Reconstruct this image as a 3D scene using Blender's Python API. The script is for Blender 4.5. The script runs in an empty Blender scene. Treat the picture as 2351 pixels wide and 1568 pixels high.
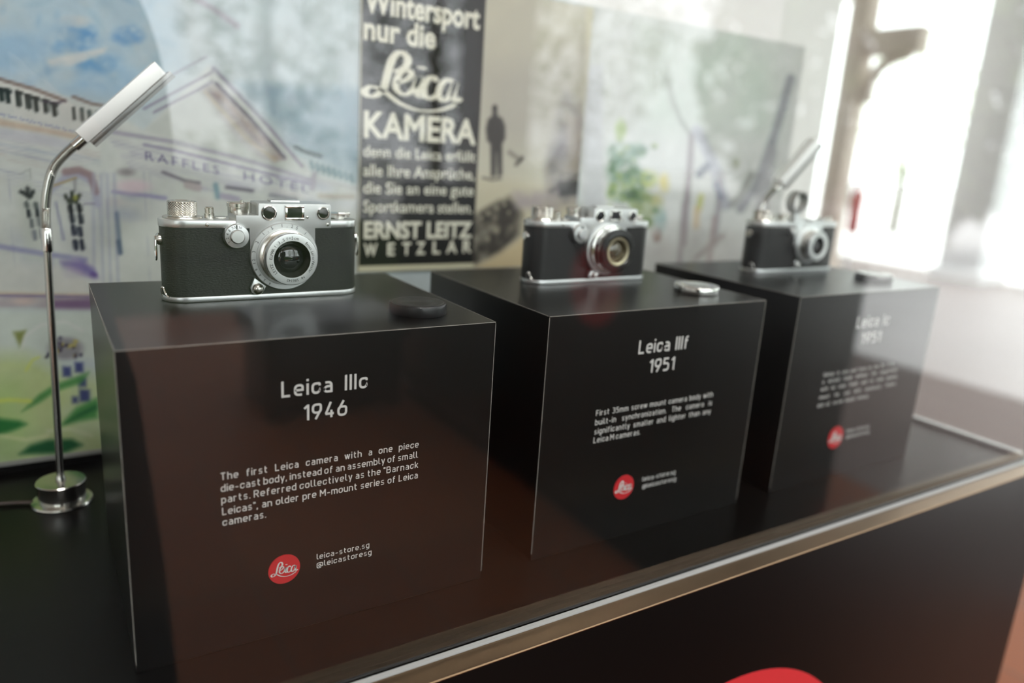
import bpy, bmesh, math, random
import numpy as np
from mathutils import Vector, Matrix, Quaternion

random.seed(7); rng = np.random.default_rng(11)
SC = bpy.context.scene; COL = SC.collection

# ------------------------------------------------------------------ camera, sky, sun, exposure
RIGHT = np.array([.8480938548, -.5260320545, .0634593653])
DOWN  = np.array([-.0792585129, -.2443731606, -.9664366748])
FWD   = np.array([.5238844353, .8145993101, -.2489438942])
EYE = np.array([-.0297986, -.4352819, .31784667])
FPX, CX, CY = 1728.956, 1175.5, 784.0
cd = bpy.data.cameras.new('camera'); cam = bpy.data.objects.new('camera', cd); COL.objects.link(cam)
cam.matrix_world = Matrix(((RIGHT[0], -DOWN[0], -FWD[0], EYE[0]), (RIGHT[1], -DOWN[1], -FWD[1], EYE[1]),
                           (RIGHT[2], -DOWN[2], -FWD[2], EYE[2]), (0, 0, 0, 1)))
cd.sensor_width = 36; cd.lens = 36*FPX/2351; cd.clip_start = .01; cd.clip_end = 300
cd.dof.use_dof = True; cd.dof.focus_distance = .515; cd.dof.aperture_fstop = 2.7
SC.camera = cam
SC.view_settings.view_transform = 'Standard'; SC.view_settings.look = 'None'
SC.view_settings.gamma = 1; SC.view_settings.use_curve_mapping = False
SC.view_settings.exposure = 0.0
SC.cycles.use_denoising = True
SC.cycles.max_bounces = 10; SC.cycles.transparent_max_bounces = 24
SC.cycles.caustics_reflective = False; SC.cycles.caustics_refractive = False
SC.cycles.sample_clamp_indirect = 6

W = bpy.data.worlds.new('overcast_sky'); SC.world = W; W.use_nodes = True
bg = W.node_tree.nodes['Background']; bg.inputs[0].default_value = (.93, .97, 1, 1); bg.inputs[1].default_value = 4.5
sl = bpy.data.lights.new('sun', 'SUN'); sl.energy = 5; sl.angle = .05; sl.color = (1, .95, .88)
so = bpy.data.objects.new('sun', sl); COL.objects.link(so)
so.rotation_euler = Vector((.12, -.22, -1)).to_track_quat('-Z', 'Y').to_euler()

# ------------------------------------------------------------------ helpers
def at(px, py, axis, val):
    """point of the plane axis=val that the photograph shows at (px,py)"""
    d = RIGHT*(px-CX)/FPX + DOWN*(py-CY)/FPX + FWD
    return EYE + d*((val-EYE[axis])/d[axis])
def lin(c):
    return tuple((v/12.92 if v <= .04045 else ((v+.055)/1.055)**2.4) for v in (x/255 for x in c))
MATS = {}
def mat(name, col, rough=.5, metal=0, spec=.5, emit=None, es=0, noise=None, bump=None, coat=0, aniso=0):
    if name in MATS: return MATS[name]
    m = bpy.data.materials.new(name); m.use_nodes = True; nt = m.node_tree; b = nt.nodes['Principled BSDF']
    b.inputs['Base Color'].default_value = (*col, 1); b.inputs['Roughness'].default_value = rough
    b.inputs['Metallic'].default_value = metal; b.inputs['Specular IOR Level'].default_value = spec
    b.inputs['Coat Weight'].default_value = coat; b.inputs['Anisotropic'].default_value = aniso
    if emit: b.inputs['Emission Color'].default_value = (*emit, 1); b.inputs['Emission Strength'].default_value = es
    if noise or bump:
        tc = nt.nodes.new('ShaderNodeTexCoord')
        mp = nt.nodes.new('ShaderNodeMapping'); nt.links.new(tc.outputs['Object'], mp.inputs[0])
    if noise:
        sc_, amt = noise
        n = nt.nodes.new('ShaderNodeTexNoise'); n.inputs['Scale'].default_value = sc_; n.inputs['Detail'].default_value = 5
        nt.links.new(mp.outputs[0], n.inputs['Vector'])
        mx = nt.nodes.new('ShaderNodeMixRGB'); mx.inputs[1].default_value = (*[c*(1-amt) for c in col], 1)
        mx.inputs[2].default_value = (*[min(1, c*(1+amt)) for c in col], 1)
        nt.links.new(n.outputs[0], mx.inputs[0]); nt.links.new(mx.outputs[0], b.inputs['Base Color'])
    if bump:
        sc_, st, dist, stretch = bump
        mp2 = nt.nodes.new('ShaderNodeMapping'); nt.links.new(tc.outputs['Object'], mp2.inputs[0]); mp2.inputs['Scale'].default_value = stretch
        n2 = nt.nodes.new('ShaderNodeTexNoise'); n2.inputs['Scale'].default_value = sc_; n2.inputs['Detail'].default_value = 4
        nt.links.new(mp2.outputs[0], n2.inputs['Vector'])
        bp = nt.nodes.new('ShaderNodeBump'); bp.inputs['Strength'].default_value = st; bp.inputs['Distance'].default_value = dist
        nt.links.new(n2.outputs[0], bp.inputs['Height']); nt.links.new(bp.outputs[0], b.inputs['Normal'])
    MATS[name] = m; return m

def finish(me, smooth=35):
    me.polygons.foreach_set('use_smooth', [True]*len(me.polygons))
    me.set_sharp_from_angle(angle=math.radians(smooth)); me.update()
def obj(name, bm, m, parent=None, smooth=35, loc=None):
    me = bpy.data.meshes.new(name)
    if isinstance(bm, bmesh.types.BMesh):
        bmesh.ops.recalc_face_normals(bm, faces=bm.faces); bm.to_mesh(me); bm.free()
    else: me.from_pydata(*bm)
    finish(me, smooth); me.materials.append(m)
    o = bpy.data.objects.new(name, me); COL.objects.link(o)
    if parent: o.parent = parent
    if loc is not None: o.location = loc
    return o
def thing(name, label, cat, loc=(0, 0, 0), rz=0, group=None):
    o = bpy.data.objects.new(name, None); COL.objects.link(o); o.empty_display_size = .05
    o.location = loc; o.rotation_euler = (0, 0, rz); o['label'] = label; o['category'] = cat
    if group: o['group'] = group
    return o
def tag(o, label, cat, group=None):
    o['label'] = label; o['category'] = cat
    if group: o['group'] = group
    return o
def struct(o): o['kind'] = 'structure'; return o
def part_label(o, l): o['label'] = l; return o

def box(bm, x0, x1, y0, y1, z0, z1, bev=0, seg=2, M=None):
    vs = [bm.verts.new((x, y, z)) for x in (x0, x1) for y in (y0, y1) for z in (z0, z1)]
    fs = [(0, 1, 3, 2), (4, 6, 7, 5), (0, 4, 5, 1), (2, 3, 7, 6), (0, 2, 6, 4), (1, 5, 7, 3)]
    F = [bm.faces.new([vs[i] for i in f]) for f in fs]
    bmesh.ops.recalc_face_normals(bm, faces=F)
    if M is not None: bmesh.ops.transform(bm, matrix=M, verts=vs)
    if bev:
        es = list({e for f in F for e in f.edges})
        bmesh.ops.bevel(bm, geom=es, offset=bev, segments=seg, profile=.5, affect='EDGES')
    return bm
def B(*a, **k): return box(bmesh.new(), *a, **k)
def prism(bm, pts, z0, z1, bev=0, axis='z', seg=2):
    def P(a, b, c): return (a, b, c) if axis == 'z' else (a, c, b)     # axis y: pts are (x,z)
    lo = [bm.verts.new(P(p[0], p[1], z0)) for p in pts]; hi = [bm.verts.new(P(p[0], p[1], z1)) for p in pts]
    n = len(pts); F = [bm.faces.new(lo[::-1]), bm.faces.new(hi)]
    for i in range(n): F.append(bm.faces.new((lo[i], lo[(i+1) % n], hi[(i+1) % n], hi[i])))
    bmesh.ops.recalc_face_normals(bm, faces=F)
    if bev:
        es = list(F[0].edges)+list(F[1].edges)
        bmesh.ops.bevel(bm, geom=es, offset=bev, segments=seg, profile=.5, affect='EDGES')
    return bm
def lathe(bm, prof, n=40, M=None):
    """prof: (r,h) list, turned about +z"""
    rings = []; vs = []
    for r, h in prof:
        if r < 1e-7: v = bm.verts.new((0, 0, h)); rings.append([v]); vs.append(v)
        else:
            R = [bm.verts.new((r*math.cos(2*math.pi*i/n), r*math.sin(2*math.pi*i/n), h)) for i in range(n)]
            rings.append(R); vs += R
    for a, b in zip(rings, rings[1:]):
        if len(a) == 1 and len(b) == 1: continue
        for i in range(n):
            j = (i+1) % n
            if len(a) == 1: bm.faces.new((a[0], b[j], b[i]))
            elif len(b) == 1: bm.faces.new((a[i], a[j], b[0]))
            else: bm.faces.new((a[i], a[j], b[j], b[i]))
    if M is not None: bmesh.ops.transform(bm, matrix=M, verts=vs)
    return bm
def T(x, y, z): return Matrix.Translation((x, y, z))
FRONT = Matrix.Rotation(math.pi/2, 4, 'X')       # turns +z into -y (towards the viewer of a camera front)
def tube(bm, path, r, n=12, closed=False):
    P = [Vector(p) for p in path]; N = len(P); rings = []
    up = Vector((0, 0, 1))
    for i, p in enumerate(P):
        if closed: t = (P[(i+1) % N]-P[i-1]).normalized()
        else: t = (P[min(i+1, N-1)]-P[max(i-1, 0)]).normalized()
        u = t.cross(up)
        if u.length < 1e-3: u = t.cross(Vector((0, 1, 0)))
        u.normalize(); w = u.cross(t).normalized(); up = w
        rr = r[i] if hasattr(r, '__len__') else r
        rings.append([bm.verts.new(p+(u*math.cos(2*math.pi*k/n)+w*math.sin(2*math.pi*k/n))*rr) for k in range(n)])
    for i in range(N if closed else N-1):
        a, b = rings[i], rings[(i+1) % N]
        for k in range(n): bm.faces.new((a[k], a[(k+1) % n], b[(k+1) % n], b[k]))
    if not closed: bm.faces.new(rings[0][::-1]); bm.faces.new(rings[-1])
    return bm
def spline(pts, n=8):
    P = [Vector(p) for p in pts]; out = []
    for i in range(len(P)-1):
        p0, p1, p2, p3 = P[max(i-1, 0)], P[i], P[i+1], P[min(i+2, len(P)-1)]
        for k in range(n):
            t = k/n
            out.append(.5*((2*p1)+(p2-p0)*t+(2*p0-5*p1+4*p2-p3)*t*t+(3*p1-p0-3*p2+p3)*t**3))
    out.append(P[-1]); return out

FONT = [None]
def text_mesh(s, size=1, word=1, offset=0, char=1):
    c = bpy.data.curves.new('t', 'FONT'); c.body = s
    c.size = size; c.space_word = word; c.offset = offset; c.space_character = char
    c.resolution_u = 3
    o = bpy.data.objects.new('t', c); COL.objects.link(o)
    bpy.context.view_layer.update()
    me = bpy.data.meshes.new_from_object(o.evaluated_get(bpy.context.evaluated_depsgraph_get()))
    bpy.data.objects.remove(o); bpy.data.curves.remove(c)
    n = len(me.vertices); co = np.empty(n*3); me.vertices.foreach_get('co', co); co = co.reshape(-1, 3)
    fs = [tuple(p.vertices) for p in me.polygons]; bpy.data.meshes.remove(me)
    return co, fs
def cap_unit(): return text_mesh('L')[0][:, 1].max()
CAP = cap_unit()
def text_on_face(name, s, x0, x1, zb, cap, y, m, parent, justify=True, offset=0, origin=(0, 0, 0), stretch=False):
    """flat print on a face that looks towards -y; baseline zb, left x0, right x1, cap height cap"""
    size = cap/cap_unit(); off = offset*size
    co, fs = text_mesh(s, size, 1, off); w1 = np.ptp(co[:, 0]); tgt = x1-x0
    if not stretch and justify and ' ' in s:
        co2, _ = text_mesh(s, size, 2, off); w2 = np.ptp(co2[:, 0]); k = 1+(tgt-w1)/max(w2-w1, 1e-9)
        sq = 1.0
        if k < .7:
            k = .75
        co, fs = text_mesh(s, size, k, off)
    co = co.copy(); co[:, 0] -= co[:, 0].min(); co[:, 0] *= tgt/np.ptp(co[:, 0])
    V = [(x0+a-origin[0], y-origin[1], zb+b-origin[2]) for a, b, _ in co]
    return obj(name, (V, [], fs), m, parent)

# single-stroke grotesque with squared bowls for the printed captions: (points; a third value rounds that corner)
_b, _x, _c, _d = .065, .655, .935, -.215
GL = {
 'a': [[(.05, _x), (.43, _x, 1), (.43, 0)], [(.43, .40), (0, .40, 1), (0, _b, 1), (.43, _b)]], 'b': [[(0, 0), (0, 1)], [(0, _x), (.45, _x, 1), (.45, _b, 1), (0, _b)]],
 'c': [[(.43, .51), (.43, _x, 1), (0, _x, 1), (0, _b, 1), (.43, _b, 1), (.43, .21)]], 'd': [[(.45, 0), (.45, 1)], [(.45, _x), (0, _x, 1), (0, _b, 1), (.45, _b)]],
 'e': [[(0, .36), (.45, .36), (.45, _x, 1), (0, _x, 1), (0, _b, 1), (.41, _b)]], 'f': [[(.10, 0), (.10, _c, 1), (.34, _c)], [(0, _x), (.31, _x)]],
 'g': [[(.45, .72), (.45, _d, 1), (.03, _d)], [(.45, _x), (0, _x, 1), (0, _b, 1), (.45, _b)]], 'h': [[(0, 0), (0, 1)], [(0, _x), (.45, _x, 1), (.45, 0)]],
 'i': [[(0, 0), (0, .72)], [(0, .86), (0, 1)]], 'k': [[(0, 0), (0, 1)], [(.40, .72), (.02, .24)], [(.15, .40), (.43, 0)]], 'l': [[(0, 1), (0, _b, 1), (.15, _b)]],
 'm': [[(0, 0), (0, .72)], [(0, _x), (.37, _x, 1), (.37, 0)], [(.37, _x), (.74, _x, 1), (.74, 0)]], 'n': [[(0, 0), (0, .72)], [(0, _x), (.45, _x, 1), (.45, 0)]],
 'o': [[(.225, _x), (.45, _x, 1), (.45, _b, 1), (0, _b, 1), (0, _x, 1), (.225, _x)]], 'p': [[(0, -.28), (0, .72)], [(0, _x), (.45, _x, 1), (.45, _b, 1), (0, _b)]],
 'r': [[(0, 0), (0, .72)], [(0, _x), (.28, _x)]], 's': [[(.40, _x), (.01, _x, 1), (.01, .36, 1), (.42, .36, 1), (.42, _b, 1), (0, _b)]],
 't': [[(.10, .93), (.10, _b, 1), (.32, _b)], [(0, _x), (.31, _x)]], 'u': [[(0, .72), (0, _b, 1), (.45, _b)], [(.45, 0), (.45, .72)]], 'v': [[(0, .72), (.21, .02)], [(.21, .02), (.42, .72)]],
 'w': [[(0, .72), (.17, .02)], [(.17, .02), (.33, .72)], [(.33, .72), (.49, .02)], [(.49, .02), (.66, .72)]], 'y': [[(0, .72), (.22, .04)], [(.44, .72), (.14, -.28)]], 'z': [[(0, _x), (.41, _x)], [(.41, _x), (0, _b)], [(0, _b), (.42, _b)]],
 'L': [[(0, 1), (0, _b), (.44, _b)]], 'I': [[(0, 0), (0, 1)]], 'T': [[(0, _c), (.56, _c)], [(.28, _c), (.28, 0)]], 'F': [[(0, 0), (0, _c), (.46, _c)], [(0, .5), (.42, .5)]],
 'R': [[(0, 0), (0, 1)], [(0, _c), (.50, _c, 1), (.50, .47, 1), (0, .47)], [(.26, .47), (.52, 0)]], 'B': [[(0, 0), (0, 1)], [(0, _c), (.48, _c, 1), (.48, .52, 1), (0, .52)], [(.2, .52), (.52, .52, 1), (.52, _b, 1), (0, _b)]],
 'M': [[(0, 0), (0, .97)], [(0, .96), (.33, .34)], [(.33, .34), (.66, .96)], [(.66, .97), (.66, 0)]], 'S': [[(.50, _c), (0, _c, 1), (0, .52, 1), (.52, .52, 1), (.52, _b, 1), (0, _b)]],
 '1': [[(0, .76), (.24, .96)], [(.24, 1), (.24, 0)]], '3': [[(0, _c), (.48, _c, 1), (.48, .53, 1), (.16, .53)], [(.16, .53), (.5, .53, 1), (.5, _b, 1), (0, _b)]],
 '4': [[(.34, 1), (.02, .25)], [(0, .25), (.54, .25)], [(.38, .48), (.38, 0)]], '5': [[(.46, _c), (.05, _c), (.03, .58), (.48, .58, 1), (.48, _b, 1), (0, _b)]],
 '6': [[(.25, .60), (.5, .60, 1), (.5, _b, 1), (0, _b, 1), (0, .60, 1), (.25, .60)], [(.02, .44), (.34, 1)]], '9': [[(.25, _c), (.5, _c, 1), (.5, .42, 1), (0, .42, 1), (0, _c, 1), (.25, _c)], [(.48, .56), (.17, 0)]],
 '-': [[(0, .36), (.36, .36)]], '.': [[(0, 0), (0, .13)]], ',': [[(.03, .13), (-.03, -.12)]], '"': [[(0, 1), (0, .76)], [(.15, 1), (.15, .76)]],
 '@': [[(.60, -.12), (0, -.12, 1), (0, .74, 1), (.84, .74, 1), (.84, .12)], [(.56, .46), (.24, .46, 1), (.24, .12, 1), (.56, .12)], [(.56, .5), (.56, .12), (.84, .12)]]}
def stroke_text(s, cap, word=.34, track=.15, weight=.13):
    V = []; Fc = []; x = 0; lv = 0
    for ch in s:
        if ch == ' ': x += word; continue
        g = GL[ch]; w = max(p[0] for st in g for p in st)
        for st in g:
            P = []
            for i, p in enumerate(st):
                q = np.array(p[:2], float)
                if len(p) > 2:
                    a, b = np.array(st[i-1][:2], float), np.array(st[i+1][:2], float)
                    ra = min(.20, np.linalg.norm(a-q)*.5); A = q+(a-q)/np.linalg.norm(a-q)*ra; Bq = q+(b-q)/np.linalg.norm(b-q)*ra
                    for k in range(7):
                        t = k/6; P.append((1-t)**2*A+2*t*(1-t)*(q*.86+(A+Bq)*.07)+t*t*Bq)
                else: P.append(q)
            P = [p for i, p in enumerate(P) if i == 0 or np.linalg.norm(p-P[i-1]) > 1e-6]; n = len(P); b0 = len(V); lv += 1
            for i in range(n):
                d0 = (P[i]-P[i-1]) if i else (P[1]-P[0]); d1 = (P[i+1]-P[i]) if i < n-1 else d0
                d0 = d0/np.linalg.norm(d0); d1 = d1/np.linalg.norm(d1); t = d0+d1; t /= np.linalg.norm(t); nn = np.array((-t[1], t[0])); m_ = weight*.5/max(.5, nn@np.array((-d1[1], d1[0])))
                for sg in (-1, 1): q = P[i]+nn*m_*sg; V.append(((x+q[0])*cap, q[1]*cap, (lv % 3)))
                if i: Fc.append((b0+2*i-2, b0+2*i-1, b0+2*i+1, b0+2*i))
        x += w+weight+track
    return np.array(V), Fc
def caption(name, s, x0, x1, zb, cap, y, m, parent, origin, weight):
    """one justified line, x0..x1, flat on a face that looks towards -y"""
    tr = .15; n = s.count(' '); wid = lambda w, t: np.ptp(stroke_text(s, cap, w, t, weight)[0][:, 0])
    wd = .34
    if n:
        for tr in (.16, .13, .10, .07):
            a = wid(0, tr); wd = (x1-x0-a)/(n*cap)
            if wd > .22: break
        wd = max(wd, .20)
    co, fs = stroke_text(s, cap, wd, tr, weight); k = (x1-x0)/np.ptp(co[:, 0]); mn = co[:, 0].min()
    V = [(x0+(a-mn)*k-origin[0], y-.000008*l-origin[1], zb+b-origin[2]) for a, b, l in co]
    return obj(name, (V, [], fs), m, parent)
SCRIPT = [  # stroke centre lines of the brush-script word, unit width and height, with stroke width
    ([(.30, .64), (.37, .67), (.43, .76), (.44, .88), (.37, .97), (.295, .86), (.255, .68), (.23, .50), (.20, .33), (.13, .21), (.05, .19), (.02, .27), (.07, .345), (.14, .335), (.23, .27), (.37, .12), (.56, .03), (.78, .055), (.97, .19)], .060),
    ([(.335, .45), (.44, .53), (.485, .63), (.44, .69), (.37, .62), (.33, .48), (.335, .34), (.405, .27), (.47, .31), (.515, .40)], .052),
    ([(.515, .40), (.575, .60), (.555, .44), (.548, .33), (.575, .26), (.625, .31)], .056), ([(.588, .73), (.592, .77)], .075),
    ([(.748, .55), (.71, .625), (.65, .56), (.617, .42), (.63, .29), (.69, .24), (.765, .33)], .052),
    ([(.935, .55), (.88, .61), (.815, .54), (.778, .40), (.785, .28), (.83, .23), (.89, .31), (.955, .57), (.938, .38), (.945, .27), (.985, .25), (1.02, .31)], .052)]
def script_word(name, x0, x1, z0, z1, y, m, parent, bold=1.0, slant=0):
    V = []; Fc = []
    for si, (pts, w) in enumerate(SCRIPT):
        sp = spline([(p[0], p[1], 0) for p in pts], 6); n = len(sp)
        for i, p in enumerate(sp):
            t = (sp[min(i+1, n-1)]-sp[max(i-1, 0)]); t.normalize(); nn = Vector((-t.y, t.x, 0))
            ww = w*bold*.5*(.62+.6*abs(t.y))*(.8 if si == 0 and i > n*.62 else 1)
            if i == 0 or i == n-1: ww *= .6
            for s in (-1, 1):
                q = p+nn*ww*s
                V.append((x0+(q.x+slant*q.y)*(x1-x0), y-.00001*si, z0+q.y*(z1-z0)))
            if i: k = len(V); Fc.append((k-4, k-3, k-1, k-2))
    return obj(name, (V, [], Fc), m, parent)
def disc_on_face(name, cx, cz, r, y, th, m, parent, n=48):
    return obj(name, prism(bmesh.new(), [(cx+r*math.cos(2*math.pi*i/n), cz+r*math.sin(2*math.pi*i/n)) for i in range(n)], y-th, y, axis='y'), m, parent)

# ------------------------------------------------------------------ materials
BLACK = mat('black_laminate', (.0055, .0052, .0052), .30, spec=.36)
FLOORBLACK = mat('black_case_floor', (.0045, .0043, .0042), .30, spec=.2)
EDGE = mat('worn_panel_edge', (.26, .245, .23), .5, noise=(70, .75))
WHITEPRINT = mat('white_vinyl_print', (.60, .59, .59), .55)
RED = mat('red_vinyl', (.52, .022, .03), .4)
CHROME = mat('satin_chrome', (.70, .71, .72), .34, 1)
SATIN = mat('frosted_chrome', (.62, .635, .645), .48, 1)
BRIGHTCHROME = mat('polished_chrome', (.80, .79, .77), .12, 1)
NICKEL = mat('warm_nickel', (.72, .70, .66), .22, 1)
BRUSHED = mat('brushed_aluminium', (.90, .90, .91), .55, .55, bump=(500, .1, .0002, (1, 8, 8)))
STEEL = mat('lamp_steel', (.62, .61, .58), .18, 1)
LEATHER = mat('black_vulcanite', (.014, .014, .0155), .36, spec=.42, bump=(520, .35, .0006, (1, 1, 3.2)))
LEATHER2 = mat('black_smooth_covering', (.013, .0125, .013), .34, spec=.4, bump=(700, .15, .0003, (1, 1, 1)))
INK = mat('black_engraving', (.03, .03, .032), .6)
DARKGLASS = mat('coated_lens_glass', (.012, .013, .016), .04, spec=.8, coat=.6)
BROWNGLASS = mat('amber_coated_glass', (.06, .045, .02), .06, spec=.9, coat=.6)
BLACKPAINT = mat('black_enamel', (.012, .012, .012), .25)
BRASS = mat('aged_brass_rail', (.24, .165, .10), .34, 1, noise=(30, .15))
WHITE = mat('white_paint', (.80, .80, .79), .6)
GREYCOL = mat('pale_grey_paint', (.82, .82, .84), .6)
BROWN = mat('brown_timber', (.74, .64, .56), .5, noise=(4, .2))
PAVE = mat('pale_paving', (.62, .62, .62), .7, noise=(1.2, .12))
BARK = mat('tree_bark', (.10, .08, .06), .9, noise=(8, .3))

def glass_material():
    m = bpy.data.materials.new('clear_showcase_glass'); m.use_nodes = True; nt = m.node_tree; N = nt.nodes; L = nt.links
    N.remove(N['Principled BSDF']); out = N['Material Output']
    tr = N.new('ShaderNodeBsdfTransparent'); tr.inputs[0].default_value = (.965, .975, .965, 1)
    gl = N.new('ShaderNodeBsdfGlossy'); gl.inputs['Roughness'].default_value = 0
    fr = N.new('ShaderNodeFresnel'); fr.inputs[0].default_value = 1.5
    geo = N.new('ShaderNodeNewGeometry')
    inv = N.new('ShaderNodeMath'); inv.operation = 'SUBTRACT'; inv.inputs[0].default_value = 1; L.new(geo.outputs['Backfacing'], inv.inputs[1])
    mu = N.new('ShaderNodeMath'); mu.operation = 'MULTIPLY'; mu.use_clamp = True; L.new(fr.outputs[0], mu.inputs[0]); mu.inputs[1].default_value = 1.85
    m2 = N.new('ShaderNodeMath'); m2.operation = 'MULTIPLY'; L.new(mu.outputs[0], m2.inputs[0]); L.new(inv.outputs[0], m2.inputs[1])
    mix = N.new('ShaderNodeMixShader'); L.new(m2.outputs[0], mix.inputs[0]); L.new(tr.outputs[0], mix.inputs[1]); L.new(gl.outputs[0], mix.inputs[2])
    L.new(mix.outputs[0], out.inputs[0]); return m
GLASS = glass_material()
def tile_material():
    m = mat('terracotta_tiles', (.40, .19, .115), .5, spec=.10); nt = m.node_tree; b = nt.nodes['Principled BSDF']
    tc = nt.nodes.new('ShaderNodeTexCoord'); br = nt.nodes.new('ShaderNodeTexBrick'); nt.links.new(tc.outputs['Object'], br.inputs[0])
    br.offset = 0; br.inputs['Scale'].default_value = 1; br.inputs['Brick Width'].default_value = .4; br.inputs['Row Height'].default_value = .4
    br.inputs['Mortar Size'].default_value = .004; br.inputs['Color1'].default_value = (.26, .094, .045, 1); br.inputs['Color2'].default_value = (.23, .080, .038, 1)
    br.inputs['Mortar'].default_value = (.17, .09, .06, 1); nt.links.new(br.outputs[0], b.inputs['Base Color'])
    return m
TILE = tile_material()
def leaf_material(name, c1, c2, through=0):
    m = mat(name, c1, .7, spec=.12); nt = m.node_tree; b = nt.nodes['Principled BSDF']
    oi = nt.nodes.new('ShaderNodeTexCoord'); n = nt.nodes.new('ShaderNodeTexNoise'); n.inputs['Scale'].default_value = 3
    nt.links.new(oi.outputs['Object'], n.inputs[0]); mx = nt.nodes.new('ShaderNodeMixRGB'); mx.inputs[1].default_value = (*c1, 1); mx.inputs[2].default_value = (*c2, 1)
    nt.links.new(n.outputs[0], mx.inputs[0]); nt.links.new(mx.outputs[0], b.inputs['Base Color'])
    if through:
        tl = nt.nodes.new('ShaderNodeBsdfTranslucent'); nt.links.new(mx.outputs[0], tl.inputs[0]); ms = nt.nodes.new('ShaderNodeMixShader'); ms.inputs[0].default_value = through
        nt.links.new(b.outputs[0], ms.inputs[1]); nt.links.new(tl.outputs[0], ms.inputs[2]); nt.links.new(ms.outputs[0], nt.nodes['Material Output'].inputs[0])
    return m
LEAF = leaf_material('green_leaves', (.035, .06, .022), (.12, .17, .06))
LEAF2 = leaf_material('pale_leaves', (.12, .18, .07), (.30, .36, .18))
LEAF3 = leaf_material('glare_pale_leaves', (.60, .66, .54), (.85, .88, .78), .5)  # daylight glare is put into the near-white leaf colour

# ------------------------------------------------------------------ the room
FZ = -.9; CZ = 2.6
bm = bmesh.new()
box(bm, -4, 2.7, -5, 8, FZ-.1, FZ)
struct(obj('floor', bm, TILE))
bm = bmesh.new(); box(bm, 2.7, 4.7, -5, 8, FZ-.1, FZ); box(bm, 4.7, 10, -.5, 8, FZ-.1, FZ)
struct(obj('floor', bm, mat('pale_pink_stone', (.22, .17, .158), .55, spec=.07, noise=(1.5, .1))))
bm = bmesh.new()
box(bm, -4, 4.7, -5, 8, CZ, CZ+.25); box(bm, 4.7, 10, -.5, 8, CZ, CZ+.25)
struct(obj('ceiling', bm, WHITE))
struct(obj('wall_back', B(-4, at(1893, 300, 1, 1.6)[0], 1.6, 1.75, FZ, CZ, bev=.01), WHITE))
struct(obj('wall_left', B(-4.15, -4, -5, 8, FZ, CZ), WHITE))
struct(obj('wall_far', B(-4, 6.0, 8, 8.15, FZ, CZ), WHITE))
struct(obj('ground', B(4.7, 80, -60, 60, FZ-.3, FZ-.12), PAVE))
struct(obj('lawn', B(-60, 4.69, -60, 60, FZ-.3, FZ-.13), mat('lawn_with_shade', (.030, .045, .018), .95, spec=0, noise=(2, .4))))  # dark green grass with its shade put into the colour
struct(obj('added_screen_wall', B(4.58, 4.7, -5, -2.75, FZ, .08, bev=.01), WHITE))  # unseen low wall, added to screen daylight from the glass reflection
struct(obj('added_dark_panel', B(4.55, 4.58, -4.99, -2.74, FZ, .02, bev=.005), mat('dark_screen_panel', (.03, .025, .022), .5)))  # panel added so the mirrored wall stays dark

def column(name, x, y, w, m, label, cap=True, cat='column', z1=CZ):
    t = thing(name, label, cat, (x, y, FZ))
    H = z1-FZ; h = w/2
    obj('shaft', B(-h, h, -h, h, 0, H, bev=.02), m, t)
    obj('plinth', B(-h*1.25, h*1.25, -h*1.25, h*1.25, 0, .14, bev=.015), m, t)
    if cap: obj('capital', B(-h*1.2, h*1.2, -h*1.2, h*1.2, H-.16, H, bev=.015), m, t)
    return t
column('column', 9.6, 4.36, .5, GREYCOL, 'wide pale grey column at the right, in front of the bright daylight')
column('column', 9.6, .2, .45, GREYCOL, 'pale grey column at the open corner of the hall, right of the showcase')
column('column', -2.5, -4.7, .4, GREYCOL, 'grey column behind the photographer, seen only mirrored in glass')
column('column', 2.9, -4.7, .4, GREYCOL, 'grey column opposite the showcase, mirrored beside the poster')
def fill_light(x, y, label):  # unseen fill light, added to brighten the mural and near floor
    t = thing('fill_light', label, 'added fill light', (x, y, CZ))
    obj('frame', B(-.62, .62, -.17, .17, -.05, 0, bev=.006), WHITE, t)
    obj('diffuser', B(-.59, .59, -.14, .14, -.056, -.0495), mat('fill_diffuser', (.9, .9, .9), .5, emit=(1, .97, .93), es=48), t)
fill_light(-.1, -1.8, 'added fill light above the photographer, left of two'); fill_light(1.7, -1.8, 'added fill light above the black plinth, right of two')
p = at(1926, 388, 0, 8.0)
column('timber_post', 8.0, p[1], .24, BROWN, 'brown timber post under a short beam, left of the bright opening', cap=False, cat='post')
p2 = at(1940, 110, 0, 8.0); p3 = at(2120, 110, 0, 8.0)
bt = thing('timber_beam', 'brown timber beam resting on the brown post, with an angled brace', 'beam', (8.0, p[1]-.125, p2[2]))
obj('beam', B(-.1, .1, p3[1]-p[1]+.125, -.002, -.12, .16, bev=.01), BROWN, bt)
obj('brace', tube(bmesh.new(), spline([(0, -.078, -.62), (0, -.10, -.38), (0, -.22, -.2), (0, -.5, -.1)]), .07, 8), BROWN, bt)
e = at(1955, 535, 0, 7.7)
ex = thing('fire_extinguisher', 'red fire extinguisher beside the brown timber post', 'extinguisher', (7.7, e[1], FZ))
eh = max(.5, 1.0)
zt = at(1955, 425, 0, 7.7)[2]-FZ; zb = e[2]-FZ
obj('cylinder', lathe(bmesh.new(), [(0, zb), (.06, zb), (.065, zb+.02), (.065, zt-.09), (.05, zt-.05), (.02, zt-.03), (.02, zt), (0, zt)], 24), mat('extinguisher_red', (.55, .04, .04), .35), ex)
obj('valve', B(-.03, .03, -.02, .05, zt, zt+.04, bev=.005), BLACKPAINT, ex)
obj('hose', tube(bmesh.new(), spline([(0, .03, zt+.02), (.0, .10, zt-.05), (0, .09, zt-.2), (0, .075, zt-.32)]), .012, 8), BLACKPAINT, ex)
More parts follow.
